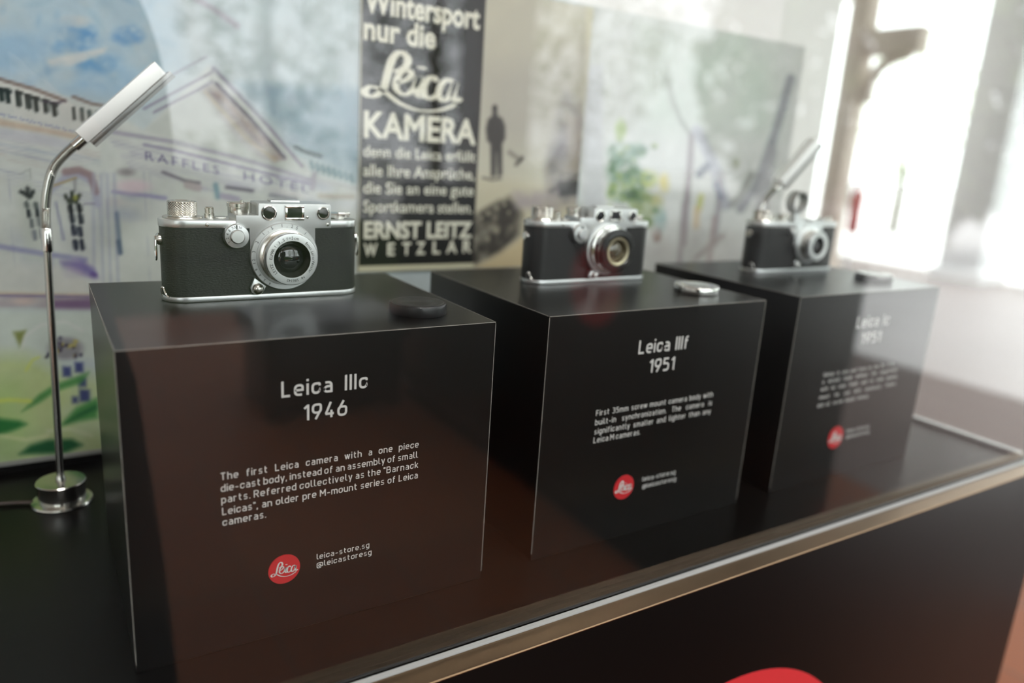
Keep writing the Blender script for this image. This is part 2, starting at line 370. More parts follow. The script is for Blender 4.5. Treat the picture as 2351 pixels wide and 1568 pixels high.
obj('stand', lathe(bmesh.new(), [(0, 0), (.12, 0), (.12, .02), (.018, .035), (.018, zb-.01), (.06, zb-.005), (.06, zb), (0, zb)], 20), GREYCOL, ex)

def tree(x, y, h, r, m, label, trunk=True, n=1100, leaf=.16, name='tree', zc=None):
    t = thing(name, label, 'tree' if name == 'tree' else 'hedge', (x, y, FZ-.12))
    if trunk:
        obj('trunk', tube(bmesh.new(), spline([(0, 0, 0), (.05, .02, h*.3), (-.04, .05, h*.6), (.05, 0, h*.85)]), [.12*(1-.6*i/24) for i in range(25)], 8), BARK, t)
    V = []; Fc = []
    for i in range(n):
        while True:
            q = np.array([random.uniform(-1, 1) for _ in range(3)])
            if .25 < q@q < 1: break
        q = q*np.array([r[0], r[1], r[2]])+np.array([0, 0, h*.75 if zc is None else zc])
        a = rng.normal(size=3); a /= np.linalg.norm(a); b = np.cross(a, rng.normal(size=3)); b /= np.linalg.norm(b)
        L_ = leaf*random.uniform(.6, 1.2); k = len(V)
        V += [tuple(q-a*L_*.5), tuple(q+b*L_*.22), tuple(q+a*L_*.5), tuple(q-b*L_*.22)]; Fc.append((k, k+1, k+2, k+3))
    f = obj('foliage', (V, [], Fc), m, t); f['kind'] = 'stuff'
    return t
tree(17, 5.6, 5.0, (2.0, 1.6, 2.2), LEAF3, 'tree outside coloured pale for daylight glare, behind the wide grey column', n=900, leaf=.3)
tree(16.5, 9.6, 3.6, (1.6, 1.4, 1.6), LEAF3, 'small tree coloured pale for daylight glare, outside the bright opening', n=500, leaf=.3)
tree(11.5, -7.2, 5.5, (3.6, 2.2, 2.9), LEAF, 'tall dense tree added outside the open corner to block mirrored sky', n=4200, leaf=.45, zc=2.9)  # unseen tree, added to hold back sky mirrored in the glass
tree(18.6, -2.6, 5.5, (2.6, 2.4, 2.9), LEAF, 'dense tree farther off, added to block mirrored sky', n=2600, leaf=.45, zc=2.9)  # second unseen tree, added against the bright mirrored sky
tree(12.6, -3.7, 1.0, (2.6, 1.0, .8), LEAF2, 'clipped hedge added outside the open corner to dim the mirrored paving', trunk=False, n=3000, leaf=.2, name='hedge', zc=.75)  # unseen hedge, added so less bright paving shows in the glass
tree(-2.2, -9.5, 4.6, (1.9, 1.2, 2.0), LEAF, 'leafy tree in the garden, leftmost in the mirrored view')
tree(2.6, -9.8, 4.2, (1.1, 1.2, 2.1), LEAF2, 'paler tree in the garden, mirrored above the left showcase lamp', leaf=.2)
tree(4.6, -9.2, 3.9, (1.0, 1.0, 1.8), LEAF, 'garden tree mirrored just left of the bright gap at the poster')
tree(8.8, -11.6, 4.6, (2.0, 1.4, 2.0), LEAF2, 'garden tree mirrored right of the bright gap at the poster', leaf=.22)
for i, (x, w, l) in enumerate([(-1.5, 1.6, 'clipped hedge behind the photographer, nearest to the left tree'), (2.3, 1.9, 'clipped hedge in the middle of the garden'), (5.9, 1.7, 'clipped hedge at the right end of the garden')]):
    tree(x, -8.0, 1.0, (w, .5, .75), LEAF, l, trunk=False, n=1300, leaf=.12, name='hedge', zc=.72)

# plinth added opposite as a stand-in for a dark mirrored shape
tw = thing('standin_plinth', 'tall black plinth with a red disc, stand-in for a dark shape mirrored in the showcase glass', 'plinth', (1.77, -2.02, FZ))
obj('body', B(-.35, .35, -.97, .97, .08, 1.05, bev=.006), BLACK, tw)
obj('base', B(-.32, .32, -.94, .94, 0, .08), BLACKPAINT, tw)
bm = bmesh.new(); lathe(bm, [(0, 0), (.125, 0), (.125, .003), (0, .003)], 48, T(-.35, .52, .82) @ Matrix.Rotation(-math.pi/2, 4, 'Y')); obj('red_disc', bm, RED, tw)

bn = thing('bench', 'low black bench beside the tall black plinth, added to darken the reflection over the nearest box', 'bench', (1.06, -3.02, FZ))  # unseen bench, added as dark mass for the mirrored view
obj('seat', B(-.34, .34, -.24, .24, .34, .44, bev=.02), BLACKPAINT, bn)
obj('seat_box', B(-.31, .31, -.21, .21, .03, .339, bev=.005), BLACKPAINT, bn)
for sx_ in (-1, 1):
    for sy_ in (-1, 1): obj('foot', B(sx_*.28-.03, sx_*.28+.03, sy_*.18-.03, sy_*.18+.03, 0, .031), BLACKPAINT, bn)

# ------------------------------------------------------------------ the showcase
XL, XR = -.62, .95; GY = -.066; MY = .34
case = thing('showcase', 'long black showcase with glass front, brass rail and large red disc', 'showcase', (0, 0, FZ))
def cz(z): return z-FZ
obj('cabinet', B(XL-.01, XR+.011, -.0862, .40, .0, cz(-.0016), bev=.0005), mat('black_cabinet_panel', (.0032, .0022, .0020), .35, spec=.10), case)
obj('case_floor', B(XL, XR, -.0595, .398, cz(-.0016), cz(0)), FLOORBLACK, case)
bm = bmesh.new()
prism(bm, [(-.0866, -.0016), (-.0869, -.0008), (-.0863, -.0001), (-.0846, -.0002), (-.0784, .0003), (-.0712, .0001), (-.0705, -.0006), (-.0665, -.0006), (-.0665, -.0016)], XL-.012, XR+.0115)
for v in bm.verts: v.co = Vector((v.co.z, v.co.x, v.co.y-FZ))
obj('front_rail', bm, BRASS, case)
bm = bmesh.new(); box(bm, XL, XR, -.0698, -.0668, cz(-.0006), cz(.0016)); obj('rail_seal', bm, mat('grey_seal', (.42, .43, .42), .35), case)
obj('glass_pane', B(XL, XR, GY, GY+.006, cz(.0005), cz(.74)), GLASS, case)
obj('glass_pane', B(XR-.006, XR, GY+.0065, MY+.05, cz(.0005), cz(.74)), GLASS, case)
obj('glass_pane', B(XL, XL+.006, GY+.0065, MY+.05, cz(.0005), cz(.74)), GLASS, case)
obj('end_trim', B(XR-.007, XR+.004, GY+.012, .39, cz(.0002), cz(.004), bev=.001), CHROME, case)
obj('inner_seal', B(XL, XR-.008, GY+.0063, GY+.0105, cz(.0), cz(.003)), mat('matt_black', (.008, .008, .008), .9, spec=.05), case)
disc_on_face('logo_disc', .434, cz(-.303), .2, -.0862, .0008, RED, case, 96)

# ------------------------------------------------------------------ mural (printed panel) and poster: flat prints, painted per grid point
def homography_px(X, Z, y):
    d = np.stack([X-EYE[0], np.full_like(X, y-EYE[1]), Z-EYE[2]], -1)
    u = d@RIGHT; v = d@DOWN; w = d@FWD
    return CX+FPX*u/w, CY+FPX*v/w
class Canvas:
    def __init__(s, x0, x1, z0, z1, y, step):
        nx = int(round((x1-x0)/step))+1; nz = int(round((z1-z0)/step))+1
        s.nx, s.nz, s.y = nx, nz, y
        s.X, s.Z = np.meshgrid(np.linspace(x0, x1, nx), np.linspace(z0, z1, nz))
        s.U, s.V = homography_px(s.X, s.Z, y)
        s.C = np.zeros((nz, nx, 3))
        s.N = {}
    def noise(s, scale, seed=0):
        k = (scale, seed)
        if k not in s.N:
            r = np.random.default_rng(seed); g = r.random((80, 200)); out = 0; amp = 1; tot = 0; f = 1/scale
            for o in range(3):
                a = (s.X-s.X.min())*f; b = (s.Z-s.Z.min())*f; i = np.floor(a).astype(int); j = np.floor(b).astype(int)
                fa = a-i; fb = b-j; fa = fa*fa*(3-2*fa); fb = fb*fb*(3-2*fb)
                G = lambda p, q: g[(q+o*7) % 80, (p+o*13) % 200]
                out = out+amp*((G(i, j)*(1-fa)+G(i+1, j)*fa)*(1-fb)+(G(i, j+1)*(1-fa)+G(i+1, j+1)*fa)*fb)
                tot += amp; amp *= .5; f *= 2
            s.N[k] = out/tot
        return s.N[k]
    def put(s, sl, col, a):
        c = np.array(col, float)/255
        s.C[sl] = s.C[sl]*(1-a[..., None])+c*a[..., None]
    def region(s, P, pad):
        lo = P.min(0)-pad; hi = P.max(0)+pad
        ok = (s.U >= lo[0]) & (s.U <= hi[0]) & (s.V >= lo[1]) & (s.V <= hi[1])
        if not ok.any(): return None
        r = np.where(ok.any(1))[0]; c = np.where(ok.any(0))[0]
        return (slice(r[0], r[-1]+1), slice(c[0], c[-1]+1))
    def segdist(s, sl, P, closed):
        U, V = s.U[sl], s.V[sl]; D = np.full(U.shape, 1e9); ins = np.zeros(U.shape, bool); n = len(P)
        for i in range(n if closed else n-1):
            a = P[i]; b = P[(i+1) % n]; ab = b-a; L2 = ab@ab+1e-9
            t = np.clip(((U-a[0])*ab[0]+(V-a[1])*ab[1])/L2, 0, 1)
            D = np.minimum(D, np.hypot(U-a[0]-t*ab[0], V-a[1]-t*ab[1]))
            if closed:
                c = ((a[1] > V) != (b[1] > V)) & (U < (b[0]-a[0])*(V-a[1])/(b[1]-a[1]+1e-12)+a[0]); ins ^= c
        return D, ins
    def fill(s, P, col, soft=5, a=1, nz=None):
        P = np.array(P, float); sl = s.region(P, soft*2)
        if sl is None: return
        D, ins = s.segdist(sl, P, True); sd = np.where(ins, D, -D)
        al = np.clip(.5+sd/(2*soft), 0, 1)*a
        if nz: al = al*np.clip((s.noise(nz[0], nz[2] if len(nz) > 2 else 1)[sl]-.5)*3*nz[1]+1-nz[1]*.5, 0, 1)
        s.put(sl, col, al)
    def stroke(s, P, w, col, a=1, soft=3, nz=None):
        P = np.array(P, float); sl = s.region(P, w+soft*2)
        if sl is None: return
        D, _ = s.segdist(sl, P, False); al = np.clip((w/2-D)/(soft)+.5, 0, 1)*a
        if nz: al = al*np.clip((s.noise(nz[0], nz[2] if len(nz) > 2 else 1)[sl]-.5)*3*nz[1]+1-nz[1]*.5, 0, 1)
        s.put(sl, col, al)
    def blob(s, cx, cy, rx, ry, col, a=1, soft=.5, rot=0, nz=None):
        P = np.array([[cx-rx-ry, cy-ry-rx], [cx+rx+ry, cy+ry+rx]]); sl = s.region(P, 4)
        if sl is None: return
        u = s.U[sl]-cx; v = s.V[sl]-cy; c, sn = math.cos(rot), math.sin(rot)
        r = np.sqrt(((u*c+v*sn)/rx)**2+((-u*sn+v*c)/ry)**2); al = np.clip((1-r)/soft, 0, 1)*a
        if nz: al = al*np.clip((s.noise(nz[0], nz[2] if len(nz) > 2 else 1)[sl]-.5)*3*nz[1]+1-nz[1]*.5, 0, 1)
        s.put(sl, col, al)
    def build(s, name, m, parent, th):
        nx, nz = s.nx, s.nz
        co = np.stack([s.X, np.full_like(s.X, s.y), s.Z], -1).reshape(-1, 3)
        idx = np.arange(nx*nz).reshape(nz, nx)
        q = np.stack([idx[:-1, :-1], idx[:-1, 1:], idx[1:, 1:], idx[1:, :-1]], -1).reshape(-1, 4)
        # back board closes the sheet so that it has thickness
        x0, x1, z0, z1 = s.X.min(), s.X.max(), s.Z.min(), s.Z.max(); b = nx*nz
        back = np.array([[x0, s.y+th, z0], [x1, s.y+th, z0], [x1, s.y+th, z1], [x0, s.y+th, z1]])
        A, Bq, Cq, D = idx[0, 0], idx[0, -1], idx[-1, -1], idx[-1, 0]
        sides = [[b, b+3, b+2, b+1], [A, b, b+1, Bq], [Bq, b+1, b+2, Cq], [Cq, b+2, b+3, D], [D, b+3, b, A]]
        co = np.vstack([co, back]); faces = np.vstack([q, np.array(sides)])
        me = bpy.data.meshes.new(name)
        me.vertices.add(len(co)); me.vertices.foreach_set('co', co.ravel())
        me.loops.add(faces.size); me.loops.foreach_set('vertex_index', faces.ravel().astype(np.int32))
        me.polygons.add(len(faces)); me.polygons.foreach_set('loop_start', np.arange(0, faces.size, 4, dtype=np.int32))
        me.update(calc_edges=True); me.validate()
        at_ = me.color_attributes.new('print', 'FLOAT_COLOR', 'POINT')
        c = np.clip(s.C.reshape(-1, 3), 0, 1); c = np.where(c <= .04045, c/12.92, ((c+.055)/1.055)**2.4)
        c = np.vstack([c, np.full((4, 3), .3)]); at_.data.foreach_set('color', np.hstack([c, np.ones((len(c), 1))]).astype(np.float32).ravel())
        me.materials.append(m); o = bpy.data.objects.new(name, me); COL.objects.link(o)
        if parent: o.parent = parent
        return o
def print_material(name):
    m = mat(name, (.7, .7, .7), .6, spec=.12); nt = m.node_tree
    a = nt.nodes.new('ShaderNodeAttribute'); a.attribute_name = 'print'; nt.links.new(a.outputs['Color'], nt.nodes['Principled BSDF'].inputs['Base Color']); return m

c = Canvas(-.40, .944, .012, .487, MY, .0016)
c.C[:] = np.array((186, 196, 200))/255
BL = (140, 172, 200)
# sky washes
c.fill([(-400, -60), (400, -60), (420, 150), (330, 235), (170, 225), (0, 178), (-400, 90)], (168, 190, 205), 30, .9, nz=(.03, .6, 3))
c.fill([(-400, 60), (120, 70), (300, 110), (330, 230), (160, 215), (0, 172), (-400, 90)], (146, 178, 205), 25, .8, nz=(.02, .7, 4))
c.blob(182, 88, 62, 42, (92, 142, 190), .85, .5, nz=(.008, .7, 5)); c.blob(295, 82, 48, 30, (98, 146, 196), .8, .5, nz=(.008, .7, 6))
c.blob(215, 148, 60, 26, (96, 146, 190), .8, .5, nz=(.008, .7, 7)); c.blob(140, 110, 30, 20, (110, 156, 198), .6, .6)
c.fill([(110, 140), (170, 122), (245, 108), (240, 122), (165, 152), (120, 152)], (206, 204, 200), 5, .8)
c.blob(170, 48, 50, 18, (196, 196, 194), .6, .6)
c.fill([(420, -60), (830, -60), (830, 420), (760, 390), (690, 330), (560, 200), (480, 120)], (192, 205, 212), 25, .8, nz=(.03, .5, 9))
c.fill([(545, 190), (830, 205), (830, 420), (700, 350), (620, 270)], (136, 160, 174), 14, .95, nz=(.03, .3, 10))
for i in range(40): c.blob(560+rng.random()*270, 190+rng.random()*170, 20+rng.random()*30, 8+rng.random()*14, random.choice([(126, 156, 172), (150, 166, 178), (160, 172, 182), (132, 150, 168)]), .35, .9, rng.random()*3)
for i in range(70): c.blob(-60+rng.random()*440, -40+rng.random()*250, 14+rng.random()*34, 8+rng.random()*18, random.choice([(120, 158, 190), (150, 180, 200), (172, 190, 202), (136, 168, 188), (180, 190, 192)]), .35, .9, rng.random()*3)
c.stroke([(445, -5), (490, 20), (545, 60)], 12, (170, 160, 176), .7, 8)
# building body
c.fill([(-400, 95), (0, 182), (170, 228), (265, 258), (330, 300), (480, 150), (720, 400), (830, 430), (830, 700), (-400, 700)], (197, 201, 198), 6, .95)
c.fill([(-400, 130), (0, 185), (180, 230), (300, 300), (300, 330), (0, 262), (-400, 190)], (190, 192, 190), 6, .8)
# shadows and pen lines on the walls
for i in range(14):
    o_ = i*9; c.stroke([(-200, 262+o_), (0, 300+o_), (120, 326+o_), (230, 352+o_)], 3+(i*7 % 4), random.choice([(166, 166, 184), (178, 178, 186), (184, 172, 168), (150, 152, 172)]), .55, 4, nz=(.02, .9, 60+i))
for i in range(9):
    o_ = i*8; c.stroke([(250+i*6, 318+o_), (400, 352+o_), (560, 392+o_), (720, 432+o_)], 3+(i % 3), random.choice([(150, 148, 172), (166, 164, 180), (140, 136, 160)]), .5, 4, nz=(.02, .9, 80+i))
for i in range(16): c.blob(240+rng.random()*560, 400+rng.random()*120, 30+rng.random()*50, 8+rng.random()*16, random.choice([(168, 166, 186), (176, 182, 190), (158, 166, 186), (190, 182, 184)]), .5, .9, .2)
for i in range(30): c.blob(rng.random()*260, 390+rng.random()*260, 10+rng.random()*30, 16+rng.random()*40, random.choice([(180, 184, 190), (188, 190, 184), (172, 178, 188)]), .4, .9)
for x_ in (20, 110, 205, 222, 240, 256, 330, 345): c.stroke([(x_, 395), (x_+16, 660)], 3, (158, 160, 178), .55, 3, nz=(.015, .9, 90))
# balustrade
c.stroke([(-300, 118), (0, 182), (80, 205), (150, 232)], 9, (120, 108, 104), .9, 4); c.stroke([(-300, 126), (0, 190), (150, 240)], 5, (205, 205, 202), .9, 3)
c.stroke([(168, 222), (210, 238), (262, 248)], 8, (130, 118, 112), .9, 4)
for (x, y0, y1) in [(1, 206, 228), (16, 209, 232), (41, 213, 240), (63, 221, 246), (81, 226, 252), (103, 232, 254), (123, 240, 262), (-24, 200, 222), (-46, 195, 216), (-70, 190, 210), (-95, 184, 205)]:
    c.stroke([(x, y0), (x+3, y1)], 13, (34, 48, 48), .95, 4); c.stroke([(x-4, y0-2), (x+8, y0+1)], 9, (34, 46, 48), .9, 4)
for (x, y0, y1) in [(169, 249, 272), (187, 251, 275), (205, 256, 276), (224, 258, 276)]:
    c.stroke([(x, y0), (x+2, y1)], 10, (56, 66, 66), .85, 4)
c.stroke([(100, 232), (128, 236), (150, 232)], 5, (58, 54, 74), .8, 3)
for i in range(16):
    x = -10+i*14; y = 258+i*3.3; c.stroke([(x, y), (x+8, y+5)], 4, (126, 134, 168), .8, 3)
c.fill([(-400, 215), (0, 272), (100, 292), (200, 312), (200, 326), (100, 306), (0, 290), (-400, 235)], (184, 168, 152), 5, .9)
c.fill([(-400, 240), (0, 292), (100, 308), (190, 330), (170, 345), (0, 318), (-400, 270)], (182, 184, 196), 6, .7)
c.stroke([(-200, 300), (0, 330), (140, 358)], 6, (170, 178, 192), .7, 6)
# pediment
PU = (132, 126, 146)
c.fill([(330, 300), (487, 180), (700, 380), (700, 412)], (186, 191, 188), 4, 1)
c.fill([(469, 205), (490, 190), (658, 366), (630, 372), (561, 314)], (164, 152, 148), 5, 1, nz=(.012, .4, 14))
c.fill([(462, 212), (472, 208), (562, 318), (632, 374), (600, 366), (545, 318)], (168, 160, 166), 6, .7, nz=(.012, .6, 15))
c.stroke([(470, 210), (565, 318), (632, 368)], 5, (190, 178, 150), .7, 4)
for P, w_, a_ in [([(353, 258), (463, 202), (488, 187)], 6, .8), ([(330, 250), (400, 212), (487, 166)], 6, .8), ([(345, 200), (423, 157), (474, 130)], 5, .6),
                  ([(489, 155), (611, 284), (694, 382)], 7, .9), ([(496, 191), (575, 272), (653, 362)], 8, .95), ([(480, 208), (560, 290), (600, 335)], 4, .5)]:
    c.stroke(P, w_, PU if w_ != 8 else (98, 92, 108), a_, 4)
c.stroke([(240, 300), (400, 326), (560, 366), (716, 414)], 10, (146, 143, 160), .75, 5)
c.stroke([(330, 332), (400, 345), (560, 385), (716, 424)], 6, (124, 118, 150), .8, 4); c.stroke([(300, 350), (500, 398), (716, 436)], 4, (160, 158, 178), .6, 5)
c.stroke([(722, 400), (718, 432)], 14, (150, 146, 158), .7, 6)
c.stroke([(677, 338), (706, 350), (736, 358)], 9, (84, 98, 98), .9, 4)
for i in range(8): c.stroke([(714+i*13, 372+i*4.4), (718+i*13, 386+i*4.4)], 9, (96, 128, 134), .8, 4)
c.stroke([(730, 412), (830, 436)], 5, (176, 178, 184), .8, 4)
# under the entablature
for P, w_, col in [([(374, 395), (425, 415), (458, 420)], 7, (90, 84, 100)), ([(520, 430), (580, 438)], 8, (84, 78, 96)), ([(620, 448), (680, 458)], 8, (120, 122, 132)),
                   ([(735, 450), (810, 452)], 11, (168, 160, 146)), ([(495, 425), (500, 452)], 13, (112, 142, 156)), ([(430, 425), (455, 432)], 18, (168, 158, 160)),
                   ([(260, 440), (330, 448), (380, 455)], 9, (140, 138, 178)), ([(510, 450), (545, 458)], 14, (156, 150, 172)), ([(610, 470), (700, 490)], 9, (178, 176, 196))]:
    c.stroke(P, w_, col, .8, 5)
c.blob(305, 428, 55, 22, (214, 194, 204), .8, .6); c.blob(290, 395, 30, 14, (126, 120, 124), .7, .7)  # the pink blob paints a mirrored glow into the print
# arch, pilasters, windows
c.stroke([(98, 480), (112, 440), (150, 408), (185, 402), (215, 420), (225, 470)], 16, (158, 160, 184), .7, 8)
c.stroke([(150, 395), (180, 390), (208, 402), (220, 440)], 17, (142, 118, 122), .8, 6); c.stroke([(118, 428), (175, 408)], 5, (168, 146, 92), .8, 4)
c.stroke([(45, 400), (68, 388), (72, 410)], 4, (160, 164, 160), .7, 3)
for x, t in [(215, 0), (232, 5), (246, 8), (262, 10)]: c.stroke([(x, 400), (x+t, 660)], 7, (164, 168, 184), .75, 6)
c.stroke([(128, 465), (140, 520), (146, 550)], 6, (128, 132, 156), .8, 4); c.stroke([(268, 490), (277, 580)], 10, (108, 124, 146), .85, 5); c.stroke([(272, 555), (276, 580)], 12, (84, 98, 122), .8, 5)
c.fill([(36, 430), (62, 405), (92, 440), (108, 600), (60, 600)], (182, 188, 180), 10, .6)
def panes(L, col, w_, h_):
    for x, y in L: c.stroke([(x-h_*.04, y-h_*.3), (x+h_*.06, y+h_*.3)], w_, col, .95, 4)
panes([(61, 470), (82, 472)], (74, 84, 84), 10, 14); panes([(66, 490), (86, 489)], (52, 60, 64), 11, 17); panes([(73, 513), (90, 510)], (108, 114, 116), 10, 22); panes([(79, 540), (96, 537)], (122, 128, 136), 11, 24)
for P in [[(48, 440), (62, 448)], [(63, 432), (65, 452)], [(76, 440), (70, 452)]]: c.stroke(P, 10, (52, 58, 58), .95, 4)
panes([(162, 480), (182, 478)], (26, 30, 34), 13, 18); panes([(165, 501), (185, 503)], (44, 50, 58), 13, 22); panes([(169, 529), (184, 532)], (46, 52, 66), 12, 26); panes([(173, 562), (188, 562)], (40, 46, 60), 12, 26)
for P in [[(150, 450), (160, 465)], [(165, 442), (166, 462)], [(182, 448), (174, 464)]]: c.stroke(P, 10, (60, 66, 58), .95, 4)
c.blob(173, 454, 7, 9, (150, 154, 70), .8)
c.stroke([(172, 412), (173, 440)], 5, (110, 112, 116), .7, 3); c.stroke([(192, 469), (216, 469)], 4, (120, 118, 136), .8, 3)
c.stroke([(-200, 540), (0, 566), (98, 582), (196, 596)], 12, (140, 142, 176), .8, 6)
c.fill([(138, 600), (190, 598), (218, 618), (226, 640), (150, 636)], (116, 106, 160), 6, .9); c.blob(214, 632, 14, 10, (86, 66, 134), .8, .6)
c.fill([(-300, 600), (150, 610), (260, 660), (260, 675), (-300, 668)], (198, 200, 196), 10, .8)
c.stroke([(-200, 670), (60, 676), (260, 680)], 10, (190, 172, 150), .8, 6)
c.fill([(-300, 672), (260, 682), (260, 712), (-300, 706)], (158, 146, 152), 6, .95, nz=(.02, .4, 20)); c.stroke([(-200, 676), (260, 682)], 5, (104, 94, 140), .8, 4)
c.fill([(110, 690), (250, 684), (250, 712), (120, 710)], (112, 88, 122), 6, .85); c.blob(55, 692, 40, 12, (206, 184, 176), .7, .8)
# lower wash, flower bed, leaves
c.fill([(-300, 710), (260, 714), (260, 830), (-300, 800)], (194, 203, 196), 10, .9)
c.fill([(30, 762), (60, 758), (46, 798)], (116, 124, 66), 5, .9)
c.stroke([(50, 800), (60, 770), (95, 745), (150, 738), (190, 760)], 6, (206, 208, 206), .8, 6)
c.blob(150, 800, 50, 32, (128, 124, 132), .8, .4)
for i in range(26):
    a_ = random.uniform(0, math.pi); r_ = random.uniform(.4, 1); c.blob(150-46*r_*math.cos(a_), 820-46*r_*math.sin(a_), 6, 6, random.choice([(40, 34, 56), (46, 40, 72), (176, 166, 96), (150, 146, 140)]), .9, .6)
c.fill([(-300, 800), (60, 815), (140, 850), (260, 870), (260, 1070), (-300, 1070)], (184, 198, 138), 24, .9, nz=(.04, .3, 22))
c.fill([(-300, 860), (40, 880), (80, 1000), (40, 1070), (-300, 1070)], (160, 190, 120), 30, .6)
for x, y, s_ in [(153, 853, 20), (181, 843, 20), (189, 877, 18), (194, 908, 24), (172, 918, 13)]: c.fill([(x-s_*.5, y-s_*.6), (x+s_*.5, y-s_*.55), (x+s_*.55, y+s_*.6), (x-s_*.45, y+s_*.6)], (58, 66, 118), 4, .9)
G1 = (76, 136, 76); G2 = (34, 92, 56)
c.fill([(50, 945), (90, 905), (125, 883), (205, 854), (188, 880), (130, 898), (90, 925)], G1, 5, .9); c.fill([(135, 980), (175, 935), (225, 912), (225, 960), (180, 968)], G1, 6, .95); c.fill([(150, 972), (180, 948), (225, 925), (225, 940)], G2, 5, .7)
c.fill([(-60, 950), (10, 962), (45, 966), (62, 974), (40, 985), (0, 998), (-60, 1005)], (42, 112, 58), 6, .95); c.fill([(44, 1043), (70, 1022), (110, 1010), (165, 1008), (190, 1022), (150, 1040), (90, 1042)], G2, 6, .95)
c.stroke([(-40, 925), (20, 918), (70, 921)], 8, (206, 212, 90), .7, 6); c.stroke([(0, 1000), (60, 1010), (110, 1000)], 8, (214, 218, 170), .6, 6); c.stroke([(110, 990), (160, 985), (210, 1000)], 8, (210, 214, 180), .6, 8)
c.stroke([(60, 850), (75, 826), (90, 820)], 6, (200, 208, 90), .6, 5)
# right part of the mural: pale foliage and trunks
c.fill([(1330, -200), (2000, -200), (2000, 700), (1330, 700)], (205, 208, 207), 10, 1)
c.fill([(1480, 60), (1780, 60), (1780, 300), (1480, 300)], (186, 200, 190), 40, .7, nz=(.06, .5, 31))
c.fill([(1300, 470), (1380, 455), (1380, 700), (1300, 700)], (176, 177, 172), 5, .6); c.fill([(1340, 150), (1385, 150), (1385, 700), (1340, 700)], (188, 190, 196), 6, .8)
for (x, y, rx, ry, col) in [(1425, 300, 16, 34, (150, 176, 98)), (1430, 355, 44, 34, (96, 136, 112)), (1462, 345, 30, 18, (70, 116, 92)), (1408, 395, 24, 34, (116, 152, 128)), (1455, 405, 40, 24, (66, 112, 66)), (1440, 440, 50, 30, (96, 134, 66)),
                            (1450, 448, 28, 18, (52, 86, 52)), (1490, 410, 26, 26, (160, 176, 56)), (1480, 470, 40, 34, (108, 130, 60)), (1526, 420, 16, 28, (206, 190, 92)), (1405, 440, 16, 26, (120, 150, 70)), (1470, 510, 40, 22, (96, 122, 66)), (1510, 470, 18, 34, (176, 170, 110)), (1515, 500, 18, 40, (140, 170, 170)), (1508, 540, 14, 22, (120, 92, 80))]:
    c.blob(x, y, rx, ry, col, .85, .5, nz=(.012, .5, 33))
for i in range(60): c.blob(1400+rng.random()*110, 320+rng.random()*190, 5+rng.random()*8, 4+rng.random()*6, random.choice([(58, 96, 58), (150, 172, 96), (186, 200, 190), (96, 140, 116)]), .6, .6, rng.random()*3)
TR = (150, 146, 152)
for P, w_, col in [([(1530, 180), (1545, 230), (1565, 280), (1588, 312)], 10, (146, 152, 146)), ([(1588, 312), (1584, 380), (1578, 440), (1570, 560)], 14, (132, 122, 128)), ([(1600, 300), (1640, 380), (1665, 470)], 26, (164, 166, 178)),
                   ([(1655, 400), (1650, 470), (1640, 560)], 14, TR), ([(1815, 180), (1790, 270), (1765, 350), (1735, 430), (1700, 480)], 20, (140, 142, 150)), ([(1770, 350), (1750, 450), (1745, 520)], 30, (168, 168, 174)), ([(1625, 380), (1605, 400)], 16, (92, 98, 116)), ([(1645, 425), (1655, 450)], 18, (112, 118, 136)), ([(1680, 470), (1700, 450), (1725, 400)], 14, (140, 142, 140)),
                   ([(1690, 380), (1690, 372)], 14, (150, 152, 130)), ([(1610, 450), (1604, 480)], 12, (178, 180, 96)), ([(1600, 480), (1598, 520)], 14, (200, 176, 140)), ([(1570, 470), (1560, 600)], 12, (150, 142, 146)), ([(1640, 500), (1628, 600)], 12, (160, 142, 142)), ([(1660, 540), (1600, 590)], 10, (150, 138, 136)), ([(1540, 250), (1530, 140)], 8, (180, 186, 180))]:
    c.stroke(P, w_, col, .8, 7)
c.fill([(1380, 520), (1760, 520), (1760, 640), (1380, 640)], (176, 170, 166), 20, .55, nz=(.03, .5, 36)); c.blob(1725, 560, 60, 45, (202, 202, 200), .8, .5)
c.C *= .955*(1+.05*(c.noise(.006, 70)-.5)+.08*(c.noise(.025, 71)-.5))[..., None]
PRINT = print_material('watercolour_print')
mural = thing('mural_panel', 'watercolour mural panel of a white colonial hotel, standing along the back of the showcase', 'mural', (0, 0, 0))
c.build('painted_sheet', PRINT, mural, .012)
obj('bottom_trim', B(-.40, .944, MY-.002, MY+.012, .0075, .0119, bev=.0008), mat('grey_trim', (.26, .26, .25), .5), mural)
obj('dark_gap_strip', B(-.40, .944, MY+.001, MY+.012, .0002, .0074), mat('matt_black', (.008, .008, .008), .9), mural)  # black strip stands in for the dark gap under the panel
# building name on the painted entablature: letters follow its slope
LET = mat('painted_purple_letters', (.15, .14, .25), .7)
for word_, a_, b_ in (('RAFFLES', (330, 351), (500, 385)), ('HOTEL', (556, 397), (706, 430))):
    w0 = at(*a_, 1, MY); w1 = at(*b_, 1, MY)
    co, fs = text_mesh(word_, 1, 1, 0, 1.35)
    sx = np.linalg.norm((w1-w0)[[0, 2]])/np.ptp(co[:, 0]); ang = math.atan2(w1[2]-w0[2], w1[0]-w0[0]); h = .0078/CAP
    V = [(w0[0]+a*sx*math.cos(ang), MY-.0003, w0[2]-.006+a*sx*math.sin(ang)+b*h) for a, b, _ in co]
    obj('painted_lettering', (V, [], fs), LET, mural)

